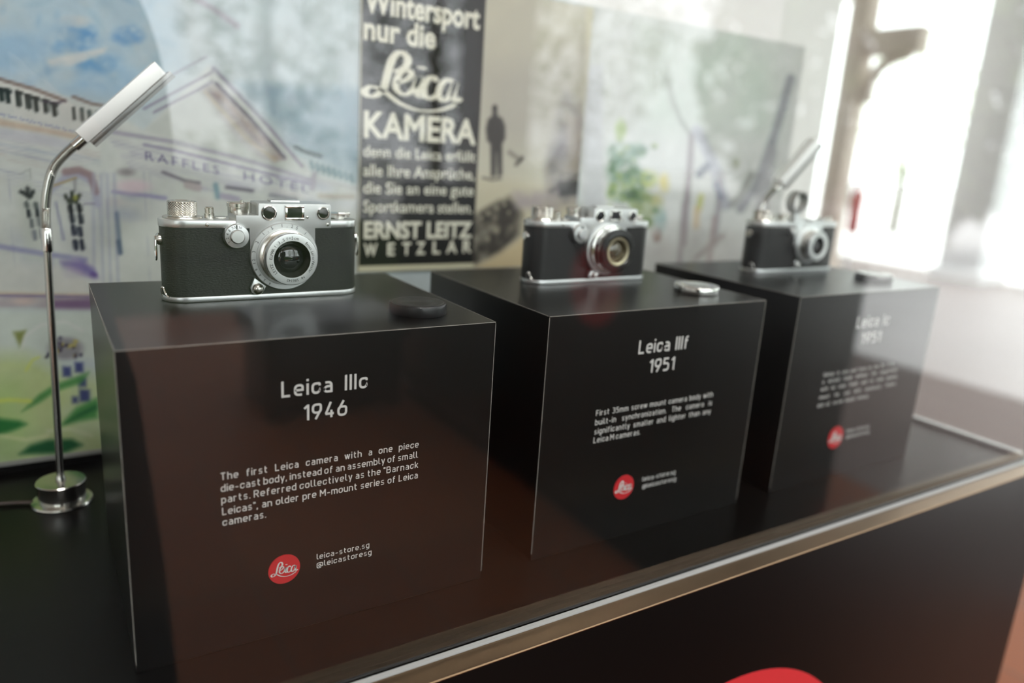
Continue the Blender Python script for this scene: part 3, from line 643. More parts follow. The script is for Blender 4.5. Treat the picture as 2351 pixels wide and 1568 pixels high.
# poster
PY = MY-.003
xl = at(826, 300, 1, PY)[0]; xr = at(1339, 300, 1, PY)[0]; zb_ = at(825, 616, 1, PY)[2]
q = Canvas(xl, xr, zb_-.004, .484, PY, .0014)
q.C[:] = np.array((196, 192, 172))/255
q.fill([(1090, -100), (1345, -100), (1345, 660), (1080, 660)], (176, 172, 158), 4, 1, nz=(.05, .3, 40))
q.fill([(1110, 160), (1345, 120), (1345, 330), (1110, 330)], (160, 156, 148), 40, .7)
q.fill([(1090, 405), (1345, 430), (1345, 600), (1090, 520)], (186, 178, 156), 16, .8)
DK = (52, 50, 48)
q.fill([(1131, 256), (1141, 256), (1143, 266), (1153, 272), (1160, 290), (1160, 318), (1153, 330), (1153, 402), (1143, 405), (1140, 350), (1138, 404), (1127, 406), (1126, 332), (1118, 322), (1115, 296), (1120, 274), (1130, 266)], (46, 45, 44), 3, .95)
q.blob(1136, 249, 8, 11, (44, 42, 42), .95, .35)
q.stroke([(1108, 408), (1128, 413), (1150, 410)], 5, DK, .7, 4)
q.stroke([(1170, 350), (1195, 368)], 10, (112, 108, 100), .8, 6); q.stroke([(1185, 378), (1200, 362)], 8, (66, 64, 60), .9, 5)
q.fill([(1080, 500), (1130, 470), (1170, 450), (1200, 490), (1195, 540), (1150, 580), (1080, 612)], (54, 50, 46), 8, .95, nz=(.012, .35, 44))
for x, y, r_ in [(1120, 490, 9), (1140, 478, 8), (1158, 470, 7), (1140, 530, 10), (1120, 548, 8), (1105, 500, 7), (1168, 488, 6)]: q.blob(x, y, r_, r_, (148, 142, 124), .8, .7)
q.fill([(1080, 620), (1140, 585), (1200, 545), (1345, 560), (1345, 660), (1080, 660)], (190, 172, 138), 8, .9)
q.fill([(1255, 380), (1285, 260), (1300, 215), (1340, 240), (1345, 470), (1260, 480)], (96, 90, 96), 14, .8, nz=(.02, .5, 45)); q.fill([(1282, 418), (1332, 412), (1332, 448), (1284, 452)], (44, 44, 46), 4, .9)
q.fill([(1300, 260), (1330, 270), (1330, 400), (1300, 390)], (150, 140, 130), 8, .7); q.stroke([(1262, 440), (1330, 400)], 8, (70, 66, 66), .7, 6)
q.fill([(1180, 440), (1280, 440), (1280, 480), (1180, 480)], (150, 140, 148), 12, .7, nz=(.015, .6, 46))
tw_ = [at(830, 120, 1, PY)[0], at(1112, 120, 1, PY)[0], at(829, 612, 1, PY)[2]]
bmask = (q.X > tw_[0]) & (q.X < tw_[1]-.0015) & (q.Z > tw_[2])
q.C[bmask] = np.array((27, 27, 27))/255
edge = (q.X > tw_[0]-.003) & (q.X < tw_[0]) | ((q.Z < tw_[2]) & (q.X < tw_[1]))
q.C[edge] = np.array((196, 192, 168))/255
poster = thing('poster', 'vintage camera poster with white lettering on black beside a mountain photograph', 'poster', (0, 0, 0))
q.build('printed_sheet', print_material('poster_print'), poster, .0028)
CREAM = mat('cream_poster_letters', (.66, .64, .54), .6)
TY = PY-.0004
def pt(s, l, r, topz=None, cap_px=None, off=0, stretch=True):
    a = at(*l, 1, TY); b = at(*r, 1, TY); zb = (a[2]+b[2])/2
    cap = at(l[0], l[1]-cap_px, 1, TY)[2]-a[2]
    text_on_face('lettering', s, a[0], b[0], zb, cap, TY, CREAM, poster, offset=off, stretch=stretch)
pt('Wintersport', (836, 31), (1101, 62), cap_px=54, off=.03)
pt('nur die', (835, 91), (1000, 109), cap_px=52, off=.03)
pt('KAMERA', (835, 317), (1092, 328), cap_px=58, off=.03)
pt('denn die Leica erfüllt', (834, 364), (1091, 367), cap_px=25, off=.012)
pt('alle Ihre Ansprüche,', (834, 405), (1089, 411), cap_px=26, off=.012)
pt('die Sie an eine gute', (834, 446), (1087, 447), cap_px=26, off=.012)
pt('Sportkamera stellen.', (834, 488), (1084, 488), cap_px=26, off=.012)
pt('ERNST LEITZ', (835, 549), (1083, 543), cap_px=37, off=.035)
for i, (ch, x, wd) in enumerate([('W', 835, 31), ('E', 889, 17), ('T', 923, 20), ('Z', 955, 21), ('L', 993, 17), ('A', 1024, 25), ('R', 1062, 20)]):
    pt(ch, (x, 587-i*1.3), (x+wd, 587-i*1.3), cap_px=27, off=.03)
a = at(832, 262, 1, TY); b = at(1052, 262, 1, TY); tz = at(900, 112, 1, TY)[2]
script_word('script_lettering', a[0], b[0], at(950, 256, 1, TY)[2], tz, TY, CREAM, poster, bold=1.1)

# ------------------------------------------------------------------ plinth boxes
BW, BD, BH = .23581, .19918, .2
BOXES = [(0, 0), (.28375, .00344), (.57033, .00553)]
def text_block(root, ox, oy, items):
    for s, l, r, cap_px, wt in items:
        a = at(*l, 1, oy-.0003); b = at(*r, 1, oy-.0003); cap = at(l[0], l[1]-cap_px, 1, oy-.0003)[2]-a[2]
        caption('lettering', s, a[0], b[0], (a[2]+b[2])/2, cap, oy-.0003, WHITEPRINT, root, (ox, oy, 0), wt)
def plinth(i, label):
    ox, oy = BOXES[i]
    t = thing('display_box', label, 'display box', (ox, oy, 0), group='black display boxes')
    obj('body', B(0, BW, 0, BD, 0, BH, bev=.0004, seg=1), BLACK, t)
    e_ = .00035
    bm = bmesh.new(); box(bm, 0, BW, -e_*.4, e_, BH-e_, BH+e_*.4); obj('edge_banding', bm, EDGE, t)
    for x in (0, BW):
        bm = bmesh.new(); box(bm, x-e_*.6, x+e_*.6, -e_*.4, e_, .006, BH-.001); obj('edge_banding', bm, EDGE, t)
        bm = bmesh.new(); box(bm, x-e_*.6, x+e_*.6, .002, BD, BH-e_, BH+e_*.4); obj('edge_banding', bm, EDGE, t)
    return t
def logo(root, i, c_px, left, right, bold=.85):
    ox, oy = BOXES[i]; ctr = at(*c_px, 1, oy); r = (at(*right, 1, oy)[0]-at(*left, 1, oy)[0])/2
    d = disc_on_face('logo_disc', ctr[0]-ox, ctr[2], r, 0, .0005, RED, root)
    script_word('script', ctr[0]-ox-r*.86, ctr[0]-ox+r*.80, ctr[2]-r*.55, ctr[2]+r*.60, -.0007, WHITEPRINT, d, bold=bold)
b1 = plinth(0, 'nearest black display box, titled 1946, with four-line text and red disc')
text_block(b1, *BOXES[0], [
    ('Leica IIIc', (646, 912.5), (844, 891), 37, .145), ('1946', (697, 967), (797, 952), 36, .145),
    ('The first Leica camera with a one piece', (507, 1102), (961, 1027.5), 17, .135),
    ('die-cast body, instead of an assembly of small', (507, 1128.6), (960.5, 1051.5), 17, .135),
    ('parts. Referred collectively as the "Barnack', (508, 1154), (960, 1075.5), 17, .135),
    ('Leicas", an older pre M-mount series of Leica', (510, 1181), (959, 1099.5), 17, .135),
    ('cameras.', (511, 1207), (611, 1189), 17, .135),
    ('leica-store.sg', (727, 1284.5), (848, 1257), 13, .135), ('@leicastoresg', (727, 1302), (853, 1274), 13, .135)])
logo(b1, 0, (652.5, 1306), (616, 1312), (689, 1300))
b2 = plinth(1, 'middle black display box, titled 1951, with red disc and small text')
text_block(b2, *BOXES[1], [
    ('Leica IIIf', (1465, 814), (1578, 799.5), 31, .145), ('1951', (1489, 856), (1547, 848.5), 30, .145),
    ('First 35mm screw mount camera body with', (1368, 955), (1636, 911), 13, .135),
    ('built-in synchronization. The camera is', (1366, 976), (1634, 930.5), 13, .135),
    ('significantly smaller and lighter than any', (1364, 997), (1631, 950), 13, .135),
    ('Leica M cameras.', (1362, 1018), (1470, 997), 13, .135),
    ('leica-store.sg', (1474.6, 1104), (1550, 1089), 10, .135), ('@leicastoresg', (1474.6, 1120), (1551, 1105), 10, .135)])
logo(b2, 1, (1431.5, 1118), (1409, 1122), (1454.5, 1114), 1.1)
b3 = plinth(2, 'farthest black display box at the right, its text veiled by a bright reflection')
text_block(b3, *BOXES[2], [
    ('Leica Ic', (1965, 755), (2040, 744), 26, .145), ('1951', (1975, 790), (2020, 783.5), 24, .145),
    ('Similar in size and form to the IIIc, it is', (1890, 866), (2051, 839), 9.5, .135),
    ('a version made without the rangefinder,', (1887.5, 882), (2061, 851.5), 9.5, .135),
    ('with no view finder and no slow speeds,', (1884, 899), (2060, 867.5), 9.5, .135),
    ('meant for use with accessory finders', (1880, 917), (2056, 885), 9.5, .135),
    ('and all screw mount lenses.', (1876, 935), (1994, 914), 9.5, .135),
    ('leica-store.sg', (1943, 993), (1994, 982.5), 8, .135), ('@leicastoresg', (1943, 1006), (1995, 995), 8, .135)])
logo(b3, 2, (1917.4, 1004), (1901, 1006.5), (1934, 1001.5), 1.2)

# ------------------------------------------------------------------ cameras
def stadium(hx, hy, n=14, ex=0):
    P = []; r = hy+ex
    for k in range(n+1): a = -math.pi/2+math.pi*k/n; P.append((hx-hy+r*math.cos(a), r*math.sin(a)))
    for k in range(n+1): a = math.pi/2+math.pi*k/n; P.append((-(hx-hy)+r*math.cos(a), r*math.sin(a)))
    return P
HX, HY = .0700, .0155
def knurl(r, z0, z1, n=64, m=11, amp=.00035, taper=0):
    bm = bmesh.new(); rings = []
    for j in range(m+1):
        z = z0+(z1-z0)*j/m; R = []
        for i in range(n):
            rr = r+(amp if (i+j) % 2 else 0)-amp*.5-taper*j/m; a = 2*math.pi*(i+.0)/n
            R.append(bm.verts.new((rr*math.cos(a), rr*math.sin(a), z)))
        rings.append(R)
    for j in range(m):
        for i in range(n):
            a, b, c_, d = rings[j][i], rings[j][(i+1) % n], rings[j+1][(i+1) % n], rings[j+1][i]
            if (i+j) % 2: bm.faces.new((a, b, c_)); bm.faces.new((a, c_, d))
            else: bm.faces.new((a, b, d)); bm.faces.new((b, c_, d))
    bm.faces.new(rings[0][::-1]); bm.faces.new(rings[-1]); return bm
def front_lathe(name, prof, x, z, y, m, parent, n=48):
    return obj(name, lathe(bmesh.new(), prof, n, T(x, y, z) @ FRONT), m, parent)
def arc_text(name, s, cx, cz_, r, y, size, a0, a1, m, parent):
    """letters set round a ring; angles in degrees, clockwise from 12 o'clock"""
    V = []; Fc = []; n = len(s)
    for i, ch in enumerate(s):
        if ch == ' ': continue
        co, fs = text_mesh(ch, size); co = co-np.array([(co[:, 0].max()+co[:, 0].min())/2, 0, 0])
        a = math.radians(a0+(a1-a0)*i/max(n-1, 1)); k = len(V)
        for p in co:
            X = p[0]; Yr = r+p[1]
            V.append((cx+Yr*math.sin(a)+X*math.cos(a), y, cz_+Yr*math.cos(a)-X*math.sin(a)))
        Fc += [tuple(v+k for v in f) for f in fs]
    return obj(name, (V, [], Fc), m, parent)
def screw(x, z, y, parent, r=.0013):
    o = front_lathe('screw', [(0, 0), (r, 0), (r, .0004), (r*.7, .0008), (0, .0009)], x, z, y, BRIGHTCHROME, parent, 16)
    obj('slot', B(x-r*.8, x+r*.8, y-.00105, y-.0006, z-.00022, z+.00022), INK, o)
def leica(label, loc, rz, kind):
    t = thing('film_camera', label, 'camera', loc, rz, 'vintage film cameras on the boxes')
    y0 = -HY; lx, lz = .0103, .0318
    cover = LEATHER if kind == 'c' else LEATHER2
    obj('base_plate', prism(bmesh.new(), stadium(HX, HY, ex=.0003), 0, .0040, bev=.0007), CHROME, t)
    obj('body_covering', prism(bmesh.new(), stadium(HX, HY, ex=-.0004), .004, .0513), cover, t)
    obj('top_plate', prism(bmesh.new(), stadium(HX, HY, ex=.0001), .0513, .0567, bev=.0006), CHROME, t)
    fy = y0-.0004
    if kind == 'i': obj('face_plate', B(-.0135, .0335, fy-.0004, y0+.002, .030, .0560, bev=.0003), SATIN, t)
    else:
        fp = [(-.0135, .030), (-.0135, .0512), (-.0226, .0512), (-.0226, .0603), (-.0073, .0603), (-.0073, .0676), (-.0065, .0687), (.0445, .0687), (.0455, .0676), (.0455, .0512), (.0335, .0512), (.0335, .030)]
        obj('face_plate', prism(bmesh.new(), fp, -.0163, -.0140, bev=.0003, axis='y'), SATIN, t)
    # base latch at the left lower corner
    obj('base_latch', tube(bmesh.new(), spline([(-.0703, -.006, .004), (-.0709, -.007, .009), (-.0700, -.0085, .0105), (-.0688, -.0105, .006), (-.0672, -.0125, .004)], 5), .0007, 8), BRIGHTCHROME, t)
    # top furniture
    kx = -.0543
    w_ = obj('wind_knob', knurl(.0093, .0590, .0679), NICKEL, t, smooth=5, loc=(kx, 0, 0)); 
    obj('knob_collar', lathe(bmesh.new(), [(0, .0566), (.0128, .0566), (.0130, .0572), (.0125, .0581), (.0088, .0583), (.0086, .0592), (0, .0592)], 40, T(kx, 0, 0)), NICKEL, t)
    obj('knob_cap', lathe(bmesh.new(), [(.0092, .0678), (.0088, .0684), (.006, .0685), (.0055, .0681), (0, .0681)], 40), NICKEL, w_)
    obj('shutter_release', lathe(bmesh.new(), [(0, .0565), (.0034, .0565), (.0034, .0600), (.0030, .0602), (.0030, .0638), (.0024, .0645), (.0012, .0642), (0, .0640)], 24, T(-.0368, 0, 0)), NICKEL, t)
    obj('rewind_lever', B(-.0335, -.0265, -.005, -.002, .0567, .0578, bev=.0004), NICKEL, t)
    sx = -.0178
    deck = .0604 if kind != 'i' else .0567
    if kind != 'i':
        obj('dial_deck', prism(bmesh.new(), [(-.0226, -.0156), (-.0070, -.0156), (-.0070, .0125), (-.018, .0125), (-.0226, .008)], .0560, .0604, bev=.0004), CHROME, t)
        hs = []
        for (cx_, cy_, a0) in [(.0435, -.0137, -90), (.0435, .0045, 0), (-.0055, .0045, 90), (-.0055, -.0137, 180)]:
            for k in range(5): a = math.radians(a0+90*k/4); hs.append((cx_+.002*math.cos(a), cy_+.002*math.sin(a)))
        obj('rangefinder_housing', prism(bmesh.new(), hs, .0560, .0688, bev=.0006), CHROME, t)
        hy = -.0163
        for wx, wr in ((0.0, .0049), (.0395, .0043)):
            f = front_lathe('window_rim', [(wr*.86, -.0005), (wr*.86, .0008), (wr*.95, .0011), (wr*1.10, .0009), (wr*1.15, 0), (wr*1.15, -.0005)], wx, .0622, hy, BRIGHTCHROME, t)
            front_lathe('window_glass', [(0, .0003), (wr*.88, .0002)], wx, .0622, hy, DARKGLASS, f, 32)
        bm = bmesh.new(); X0, X1, Z0, Z1 = .0113, .0252, .0571, .0676; bw = .0019
        box(bm, X0, X1, hy-.0011, hy, Z0, Z0+bw, bev=.0003); box(bm, X0, X1, hy-.0011, hy, Z1-bw, Z1, bev=.0003)
        box(bm, X0, X0+bw, hy-.0011, hy, Z0+bw*.8, Z1-bw*.8, bev=.0003); box(bm, X1-bw, X1, hy-.0011, hy, Z0+bw*.8, Z1-bw*.8, bev=.0003)
        f = obj('viewfinder_frame', bm, BRIGHTCHROME, t)
        obj('viewfinder_glass', B(X0+bw*.7, X1-bw*.7, hy-.0003, hy+.0005, Z0+bw*.7, Z1-bw*.7), DARKGLASS, f)
        screw(.0275, .0592, hy, t, .0012)
        obj('accessory_shoe', prism(bmesh.new(), [(.005, -.004), (.026, -.004), (.026, .006), (.005, .006)], .0687, .0700, bev=.0003), CHROME, t)
    obj('shutter_dial', lathe(bmesh.new(), [(0, deck), (.0060, deck), (.0062, deck+.0005), (.0062, deck+.0042), (.0068, deck+.0046), (.0068, deck+.0068), (.0062, deck+.0076), (0, deck+.0077)], 40, T(sx, .001, 0)), NICKEL, t)
    obj('dial_pin', lathe(bmesh.new(), [(0, deck+.0076), (.0011, deck+.0076), (.0011, deck+.0092), (0, deck+.0094)], 16, T(sx+.003, -.001, 0)), NICKEL, t)
    obj('release_post', lathe(bmesh.new(), [(0, .0565), (.0022, .0565), (.0022, deck+.0066), (.0016, deck+.0072), (0, deck+.0072)], 20, T(-.0092, .004, 0)), NICKEL, t)
    obj('rewind_knob', lathe(bmesh.new(), [(0, .0565), (.0050, .0565), (.0050, .0575), (.0086, .0577), (.0088, .0600), (.0080, .0607), (0, .0607)], 40, T(.0575, .002, 0)), NICKEL, t)
    obj('rewind_tab', B(.056, .0655, -.003, -.0015, .0600, .0617, bev=.0004), NICKEL, t)
    if kind == 'i':
        obj('finder_foot', B(-.004, .014, -.006, .008, .0567, .0600, bev=.0006), CHROME, t)
        obj('finder_stem', B(-.001, .008, -.002, .005, .0598, .0660, bev=.0008), CHROME, t)
        bm = bmesh.new(); lathe(bm, [(.0108, -.0055), (.0124, -.006), (.0130, -.005), (.0127, .005), (.0124, .006), (.0108, .0057), (.0108, -.0055)], 40, T(.0032, .001, .0778) @ FRONT)
        fr_ = obj('finder_ring', bm, mat('dull_steel', (.42, .42, .42), .3, 1), t)
        front_lathe('finder_glass', [(0, .001), (.0109, .0005)], .0032, .0778, -.002, GLASS, fr_, 32)
        obj('accessory_shoe', B(.026, .046, -.006, .008, .0567, .0586, bev=.0005), CHROME, t)
    # front: slow-speed dial
    if kind != 'i':
        s_ = front_lathe('slow_speed_dial', [(0, -.001), (.0086, -.001), (.0086, .0030), (.0080, .0042), (.0052, .0046), (.0050, .0040), (0, .0040)], -.0232, .0461, fy-.0004, CHROME, t)
        front_lathe('dial_cap', [(0, .0038), (.0048, .0038), (.0048, .0060), (.0042, .0066), (0, .0067)], -.0230, .0461, fy-.0004, CHROME, s_, 36)
        arc_text('dial_numerals', '1 2 4 8 20 30', -.0232, .0461, .0057, fy-.00495, .0026, 235, 385, INK, s_)
        obj('index_mark', B(-.0236, -.0229, fy-.0054, fy-.0048, .0512, .0540), INK, s_)
    else:
        front_lathe('speed_knob', [(0, -.001), (.0040, -.001), (.0040, .0030), (.0032, .0040), (0, .0042)], -.0200, .0465, fy, CHROME, t)
    screw(-.0415, .0538, y0-.0001, t)
    if kind != 'i': screw(.0428, .0540, -.0163, t)
    # lens
    Yf = -.0163 if kind != 'i' else fy-.0004
    if kind == 'c':
        fl = front_lathe('lens_flange', [(0, -.002), (.0243, -.002), (.0243, .0020), (.0238, .0026), (.0206, .0027), (.0204, .0034), (.0195, .0036), (0, .0036)], lx+.0002, .0312, Yf, SATIN, t, 64)
        arc_text('distance_scale', '3 2 1,5 1,25 1', lx, .0312, .0213, Yf-.0028, .0032, -80, 42, INK, fl)
        arc_text('depth_scale', '4 5 6 9 12', lx, .0312, .0213, Yf-.0028, .0030, -150, -95, INK, fl)
        lv = obj('focus_lever', prism(bmesh.new(), [(-.0115, .0165), (-.0145, .0090), (-.0135, .0058), (-.0105, .0040), (-.0070, .0045), (-.0050, .0070), (-.0035, .0100)], Yf-.0026, Yf+.0005, axis='y', bev=.0003), CHROME, t)
        front_lathe('lever_knob', [(0, 0), (.0040, 0), (.0040, .0016), (.0032, .0030), (.0020, .0040), (0, .0044)], -.0094, .0086, Yf-.0024, NICKEL, lv, 28)
        front_lathe('lens_barrel', [(.0185, .003), (.0190, .0036), (.0192, .0075), (.0184, .0080), (.0175, .0084), (.0175, .0185)], lx, lz, Yf, NICKEL, t, 64)
        rg = front_lathe('lens_ring', [(.0172, .0150), (.0183, .0152), (.0185, .0196), (.0181, .0203), (.0175, .0204), (.0131, .0204), (.0128, .0200)], lx, lz, Yf, CHROME, t, 72)
        arc_text('engraving', 'LEITZ  ELMAR', lx, lz, .0141, Yf-.0206, .0030, -128, -62, INK, rg)
        arc_text('engraving', '1:3,5', lx, lz, .0141, Yf-.0206, .0030, -52, -24, INK, rg)
        arc_text('engraving', 'f=5cm', lx, lz, .0141, Yf-.0206, .0030, -14, 14, INK, rg)
        arc_text('engraving', 'Ernst Leitz Wetzlar', lx, lz, .0141, Yf-.0206, .0028, 42, 128, INK, rg)
        arc_text('engraving', 'Nr 586142', lx, lz, .0141, Yf-.0206, .0028, 150, 194, INK, rg)
        bl = front_lathe('lens_bezel', [(.0129, .0203), (.0122, .0190), (.0106, .0168), (.0100, .0150), (.0100, .0130)], lx, lz, Yf, BLACKPAINT, t, 56)
        front_lathe('front_element', [(.0101, .0140), (.0085, .0152), (.006, .0161), (.003, .0166), (0, .0168)], lx, lz, Yf, DARKGLASS, bl, 48)
    elif kind == 'f':
        front_lathe('lens_flange', [(0, -.002), (.0240, -.002), (.0240, .0024), (.0225, .0030), (0, .0030)], lx, lz, Yf, SATIN, t, 64)
        obj('focus_lever', prism(bmesh.new(), [(-.008, .012), (-.010, .008), (-.008, .0045), (-.002, .0045), (.002, .008), (.002, .012)], Yf-.004, Yf, axis='y', bev=.0004), CHROME, t)
        front_lathe('lever_knob', [(0, 0), (.0030, 0), (.0030, .003), (.0022, .0042), (0, .0045)], -.0045, .0078, Yf-.003, BRIGHTCHROME, t, 24)
        front_lathe('lens_barrel', [(.0222, .002), (.0222, .007), (.0205, .0075), (.0203, .0125), (.0192, .0128), (.0192, .0150)], lx, lz, Yf, BRIGHTCHROME, t, 64)
        rg = front_lathe('lens_ring', [(.0190, .0145), (.0199, .0147), (.0201, .0180), (.0196, .0186), (.0150, .0190), (.0140, .0180), (.0130, .0170)], lx, lz, Yf, BLACKPAINT, t, 64)
        part_label(rg, 'black front ring')
        gr = front_lathe('filter_ring', [(.0131, .0172), (.0129, .0180), (.0105, .0176), (.0101, .0160), (.0095, .0130)], lx, lz, Yf, mat('pale_gold_ring', (.52, .46, .32), .3, 1), t, 56)
        front_lathe('front_element', [(.0100, .0125), (.0085, .0142), (.006, .0154), (.003, .0161), (0, .0163)], lx, lz, Yf, BROWNGLASS, gr, 48)
        front_lathe('index_stud', [(0, 0), (.0022, 0), (.0020, .0022), (0, .0026)], lx+.0235, lz-.001, Yf-.006, BRIGHTCHROME, t, 20)
    else:
        front_lathe('lens_flange', [(0, -.002), (.0215, -.002), (.0215, .0022), (.0205, .0028), (0, .0028)], lx, lz, Yf, CHROME, t, 56)
        obj('focus_lever', prism(bmesh.new(), [(-.0085, .014), (-.0105, .009), (-.008, .0062), (-.003, .0068), (-.001, .011)], Yf-.0026, Yf, axis='y', bev=.0003), CHROME, t)
        front_lathe('lever_knob', [(0, 0), (.0028, 0), (.0026, .0025), (0, .0034)], -.0062, .0092, Yf-.0024, BRIGHTCHROME, t, 20)
        front_lathe('lens_barrel', [(.0170, .002), (.0172, .008), (.0162, .0084), (.0162, .0130)], lx, lz, Yf, NICKEL, t, 56)
        rg = front_lathe('lens_ring', [(.0158, .0110), (.0166, .0112), (.0168, .0142), (.0164, .0148), (.0158, .0149), (.0102, .0149), (.0098, .0142)], lx, lz, Yf, CHROME, t, 56)
        bl = front_lathe('lens_bezel', [(.0099, .0148), (.0094, .0135), (.0080, .0118), (.0075, .0100)], lx, lz, Yf, BLACKPAINT, t, 48)
        front_lathe('front_element', [(.0076, .0100), (.006, .0112), (.003, .0120), (0, .0122)], lx, lz, Yf, DARKGLASS, bl, 40)
    # strap lugs with rings
    for s in (-1, 1):
        l_ = obj('strap_lug', lathe(bmesh.new(), [(0, -.001), (.0042, -.001), (.0042, .0006), (.0030, .0018), (0, .0022)], 28, T(s*HX, 0, .0425) @ Matrix.Rotation(s*math.pi/2, 4, 'Y')), BRIGHTCHROME, t)
        if kind == 'c':
            X = s*(HX+.0022)
            obj('strap_ring', tube(bmesh.new(), [(X, .0026*math.sin(a)*(.7), .0360+(.0078 if abs(math.cos(a)) > .3 else .0078)*math.cos(a)) for a in [2*math.pi*k/22 for k in range(22)]], .0007, 8, True), BRIGHTCHROME if s < 0 else NICKEL, l_)
    return t
leica('chrome and black film camera on the nearest box, engraved silver lens, in sharp focus', (.1105, .1283, .2), .0175, 'c')
leica('chrome and black film camera with dark amber lens, on the middle box', (.4110, .1310, .2), .018, 'f')
leica('chrome and black film camera with round finder on top, on the farthest box', (.7105, .1350, .2), 0, 'i')

# ------------------------------------------------------------------ lens caps
def lens_cap(label, x, y, r, h, m, name='lens_cap'):
    t = thing(name, label, 'lens cap', (x, y, BH), group='lens caps on the boxes')
    obj('rim', lathe(bmesh.new(), [(0, 0), (r*.985, 0), (r, .0005), (r, h*.86), (r*.985, h*.95), (r*.965, h), (r*.94, h*.97), (0, h*.97)], 56), m, t)
    obj('top_disc', lathe(bmesh.new(), [(r*.90, h*.965), (r*.885, h*1.0), (r*.86, h*1.01), (r*.5, h*1.01), (r*.48, h*.985), (0, h*.985)], 56), m, t)
    return t
lens_cap('black lens cap lying on the nearest box', .1962, .0428, .0205, .0080, mat('black_plastic', (.016, .016, .017), .28))
lens_cap('shiny metal lens cap lying on the middle box', .4790, .0500, .0205, .0072, BRIGHTCHROME)
lens_cap('dark lens cap with bright top on the farthest box', .7640, .0580, .0200, .0072, mat('dark_metal', (.16, .15, .15), .22, 1))

# ------------------------------------------------------------------ lamps
LED = mat('warm_led_strip', (1, .85, .65), .5, emit=(1, .78, .5), es=9)
def lamp(label, x, y, dz=0, cable=True):
    t = thing('showcase_lamp', label, 'lamp', (x, y, 0), group='gooseneck lamps')
    obj('base_flange', lathe(bmesh.new(), [(0, 0), (.0232, 0), (.0236, .0012), (.0228, .0028), (.0200, .0034), (.0182, .0036), (0, .0036)], 48), STEEL, t)
    cup = obj('base', lathe(bmesh.new(), [(0, .0034), (.0180, .0034), (.0181, .0165), (.0188, .0180), (.0190, .0192), (.0184, .0200), (0, .0206)], 48), STEEL, t)
    obj('ferrule', lathe(bmesh.new(), [(0, .0200), (.0040, .0200), (.0038, .0225), (.0028, .0245), (0, .0250)], 24), STEEL, cup)
    z1 = .219+dz
    obj('pole', tube(bmesh.new(), [(0, 0, .02), (.0055, 0, z1)], .0029, 16), STEEL, t)
    obj('sleeve', tube(bmesh.new(), [(.0054, 0, z1-.004), (.0056, 0, z1-.003), (.0059, 0, z1+.014), (.0059, 0, z1+.015)], [.0034, .0041, .0041, .0034], 20), BRIGHTCHROME, t)
    path = spline([(.0059, 0, z1+.012), (.0062, 0, z1+.024), (.0085, 0, z1+.042), (.0140, 0, z1+.060), (.0235, -.001, z1+.0725), (.0330, -.002, z1+.0815)], 26)
    obj('gooseneck', tube(bmesh.new(), path, [.0035+(.0004 if i % 2 else -.0002) for i in range(len(path))], 14), STEEL, t, smooth=80)
    hs = Vector((.0360, -.002, z1+.0840)); d = Vector((.0589, -.002, .0575)).normalized(); nrm = Vector((d.z, 0, -d.x)).normalized(); b_ = d.cross(nrm)
    obj('connector', tube(bmesh.new(), [tuple(hs-d*.0095), tuple(hs-d*.009), tuple(hs+d*.003)], [.0032, .0044, .0044], 20), BRIGHTCHROME, t)
    R_ = Matrix((( d.x, nrm.x, b_.x, hs.x), (d.y, nrm.y, b_.y, hs.y), (d.z, nrm.z, b_.z, hs.z), (0, 0, 0, 1)))
    sg = 1 if b_.y < 0 else -1                 # local z towards the viewer
    h_ = obj('lamp_head', box(bmesh.new(), 0, .0815, -.0080, .0036, -.0075, .0075, bev=.0007, M=R_), BRUSHED, t)
    obj('diffuser_tray', box(bmesh.new(), .002, .0850, .0039, .0073, -.0075, .0075, bev=.0005, M=R_), mat('grey_aluminium', (.30, .30, .30), .4, 1), h_)
    obj('tray_lip', box(bmesh.new(), .002, .0850, .0073, .0096, -.0075, -.0062, M=R_), MATS['grey_aluminium'], h_); obj('tray_lip', box(bmesh.new(), .002, .0850, .0073, .0096, .0062, .0075, M=R_), MATS['grey_aluminium'], h_)
    part_label(obj('led_strip', box(bmesh.new(), .010, .076, .0072, .0075, -.0028, .0028, M=R_), LED, h_), 'warm glowing strip under the head')
    if cable: obj('cable', tube(bmesh.new(), spline([(-.022, .004, .0022), (-.05, .012, .0022), (-.10, .014, .0022), (-.2, .02, .0022)]), .0018, 8), mat('brown_cable', (.05, .03, .025), .4), t)
    return t
lamp('steel gooseneck lamp at the left, its square head in front of the mural', -.0291, .2600)
lamp('gooseneck lamp behind the farthest box, seen blurred above the camera', .7700, .2420, -.010, cable=False)

# ------------------------------------------------------------------ photographer (stands behind the viewpoint, mirrored in the glass)
def skin(name, joints, edges, m, parent, root=0, sub=2):
    me = bpy.data.meshes.new(name); me.from_pydata([j[0] for j in joints], edges, [])
    o = bpy.data.objects.new(name, me); COL.objects.link(o)
    md = o.modifiers.new('skin', 'SKIN'); md.use_smooth_shade = True
    for i, v in enumerate(me.skin_vertices[0].data):
        r = joints[i][1]; v.radius = r if hasattr(r, '__len__') else (r, r); v.use_root = (i == root)
    s = o.modifiers.new('sub', 'SUBSURF'); s.levels = sub; s.render_levels = sub
    bpy.context.view_layer.update()
    me2 = bpy.data.meshes.new_from_object(o.evaluated_get(bpy.context.evaluated_depsgraph_get()))
    bpy.data.objects.remove(o)
    me2.materials.clear(); me2.materials.append(m); me2.polygons.foreach_set('use_smooth', [True]*len(me2.polygons))
    r = bpy.data.objects.new(name, me2); COL.objects.link(r); r.parent = parent; return r
per = thing('person', 'person in dark shirt and long dark skirt photographing the showcase, mirrored in its glass', 'person', (-.115, -.80, FZ))
